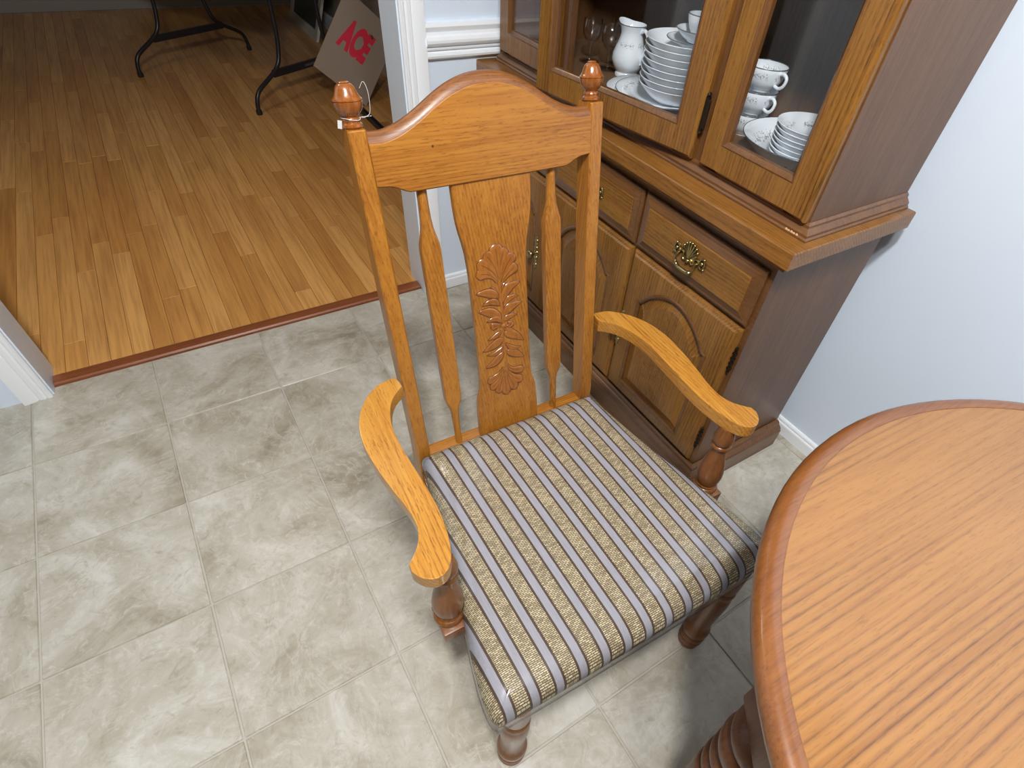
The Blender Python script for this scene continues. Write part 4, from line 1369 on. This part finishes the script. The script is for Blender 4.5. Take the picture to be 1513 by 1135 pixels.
# brown board standing on one corner, leaning on the right wall beyond the doorway
brd = thing('printed_board', 'brown board with red lettering standing on one corner beyond the doorway', 'board', (1.1451, 2.3643, 0))
off = tuple(brd.location)
BL_ = Vector((0.8696, 2.3820, 0.245))
EE, WW, NN = Vector((0.7464, -0.0479, -0.6637)), Vector((0.6448, 0.2989, 0.7035)), Vector((0.1647, -0.9531, 0.2539))


def bpt(a, b, d=0.0):
    return BL_ + EE * a + WW * b + NN * d


LN, HN = 0.3691, 0.485
sh_ = MB()
for d0, d1, ins in ((-0.003, 0.003, 0.0),):
    sh_.loops([[bpt(a, b, d) for a, b in ((0, 0), (LN, 0), (LN, HN), (0, HN))] for d in (d0, d1)], True, True, True)
sh_ = sh_.build('sheet', M['board'], brd, off)
tcu = bpy.data.curves.new('lettering', 'FONT')
tcu.body = 'ACE'
tcu.size = 0.200
tcu.offset = 0.013
tcu.extrude = 0.0004
tcu.align_x = 'CENTER'
tobj = bpy.data.objects.new('lettering', tcu)
COL.objects.link(tobj)
bpy.context.view_layer.update()
dg = bpy.context.evaluated_depsgraph_get()
tme = bpy.data.meshes.new_from_object(tobj.evaluated_get(dg))
bpy.data.objects.remove(tobj)
tme.materials.clear()
tme.materials.append(M['redpaint'])
for v in tme.vertices:
    v.co.x = v.co.x * 0.47 + v.co.y * 0.10
    v.co.y *= 1.12
to = bpy.data.objects.new('lettering', tme)
COL.objects.link(to)
to.parent = brd
mw = Matrix((EE, WW, NN)).transposed().to_4x4()
mw.translation = bpt(0.158, 0.205, 0.0034) - Vector(off)
to.matrix_local = mw
MB().tube([bpt(0.226, 0.372, 0.0034), bpt(0.236, 0.366, 0.0034), bpt(0.243, 0.356, 0.0034)], [0.006, 0.009, 0.005], 6).build('dark_mark', M['darkmark'], sh_, off)

# white framed picture leaning on the wall further back
pf = thing('picture_frame', 'white framed picture standing on the floor behind the folding table leg', 'picture frame', (1.30, 4.25, 0))
off = tuple(pf.location)


def ppt(y, h, d=0.0):
    return Vector((1.300 + 0.36 * h - d, y, h))


def slab(y0, y1, h0, h1, d0, d1):
    return MB().loops([[ppt(y0, h0, d), ppt(y1, h0, d), ppt(y1, h1, d), ppt(y0, h1, d)] for d in (d0, d1)], True, True, True)


slab(3.865, 4.65, 0.001, 0.065, 0.0, 0.022).build('frame_side', M['whitepaint'], pf, off)
slab(3.865, 4.65, 0.44, 0.50, 0.0, 0.022).build('frame_side', M['whitepaint'], pf, off)
slab(3.865, 3.93, 0.065, 0.44, 0.0, 0.022).build('frame_side', M['whitepaint'], pf, off)
slab(4.585, 4.65, 0.065, 0.44, 0.0, 0.022).build('frame_side', M['whitepaint'], pf, off)
slab(3.93, 4.585, 0.065, 0.44, 0.002, 0.010).build('picture', M['picture'], pf, off)

# black metal rail lying on the floor along the wall
rl_ = thing('metal_rail', 'black metal rail lying along the wood floor just beyond the doorway', 'rail', (1.085, 2.0, 0))
off = tuple(rl_.location)
MB().box(1.068, 1.102, 1.55, 2.28, 0.001, 0.012, 0.002).build('bar', M['blackmetal'], rl_, off)
for x in (1.071, 1.099):
    MB().box(x - 0.004, x + 0.004, 1.55, 2.28, 0.011, 0.024, 0.001).build('flange', M['blackmetal'], rl_, off)
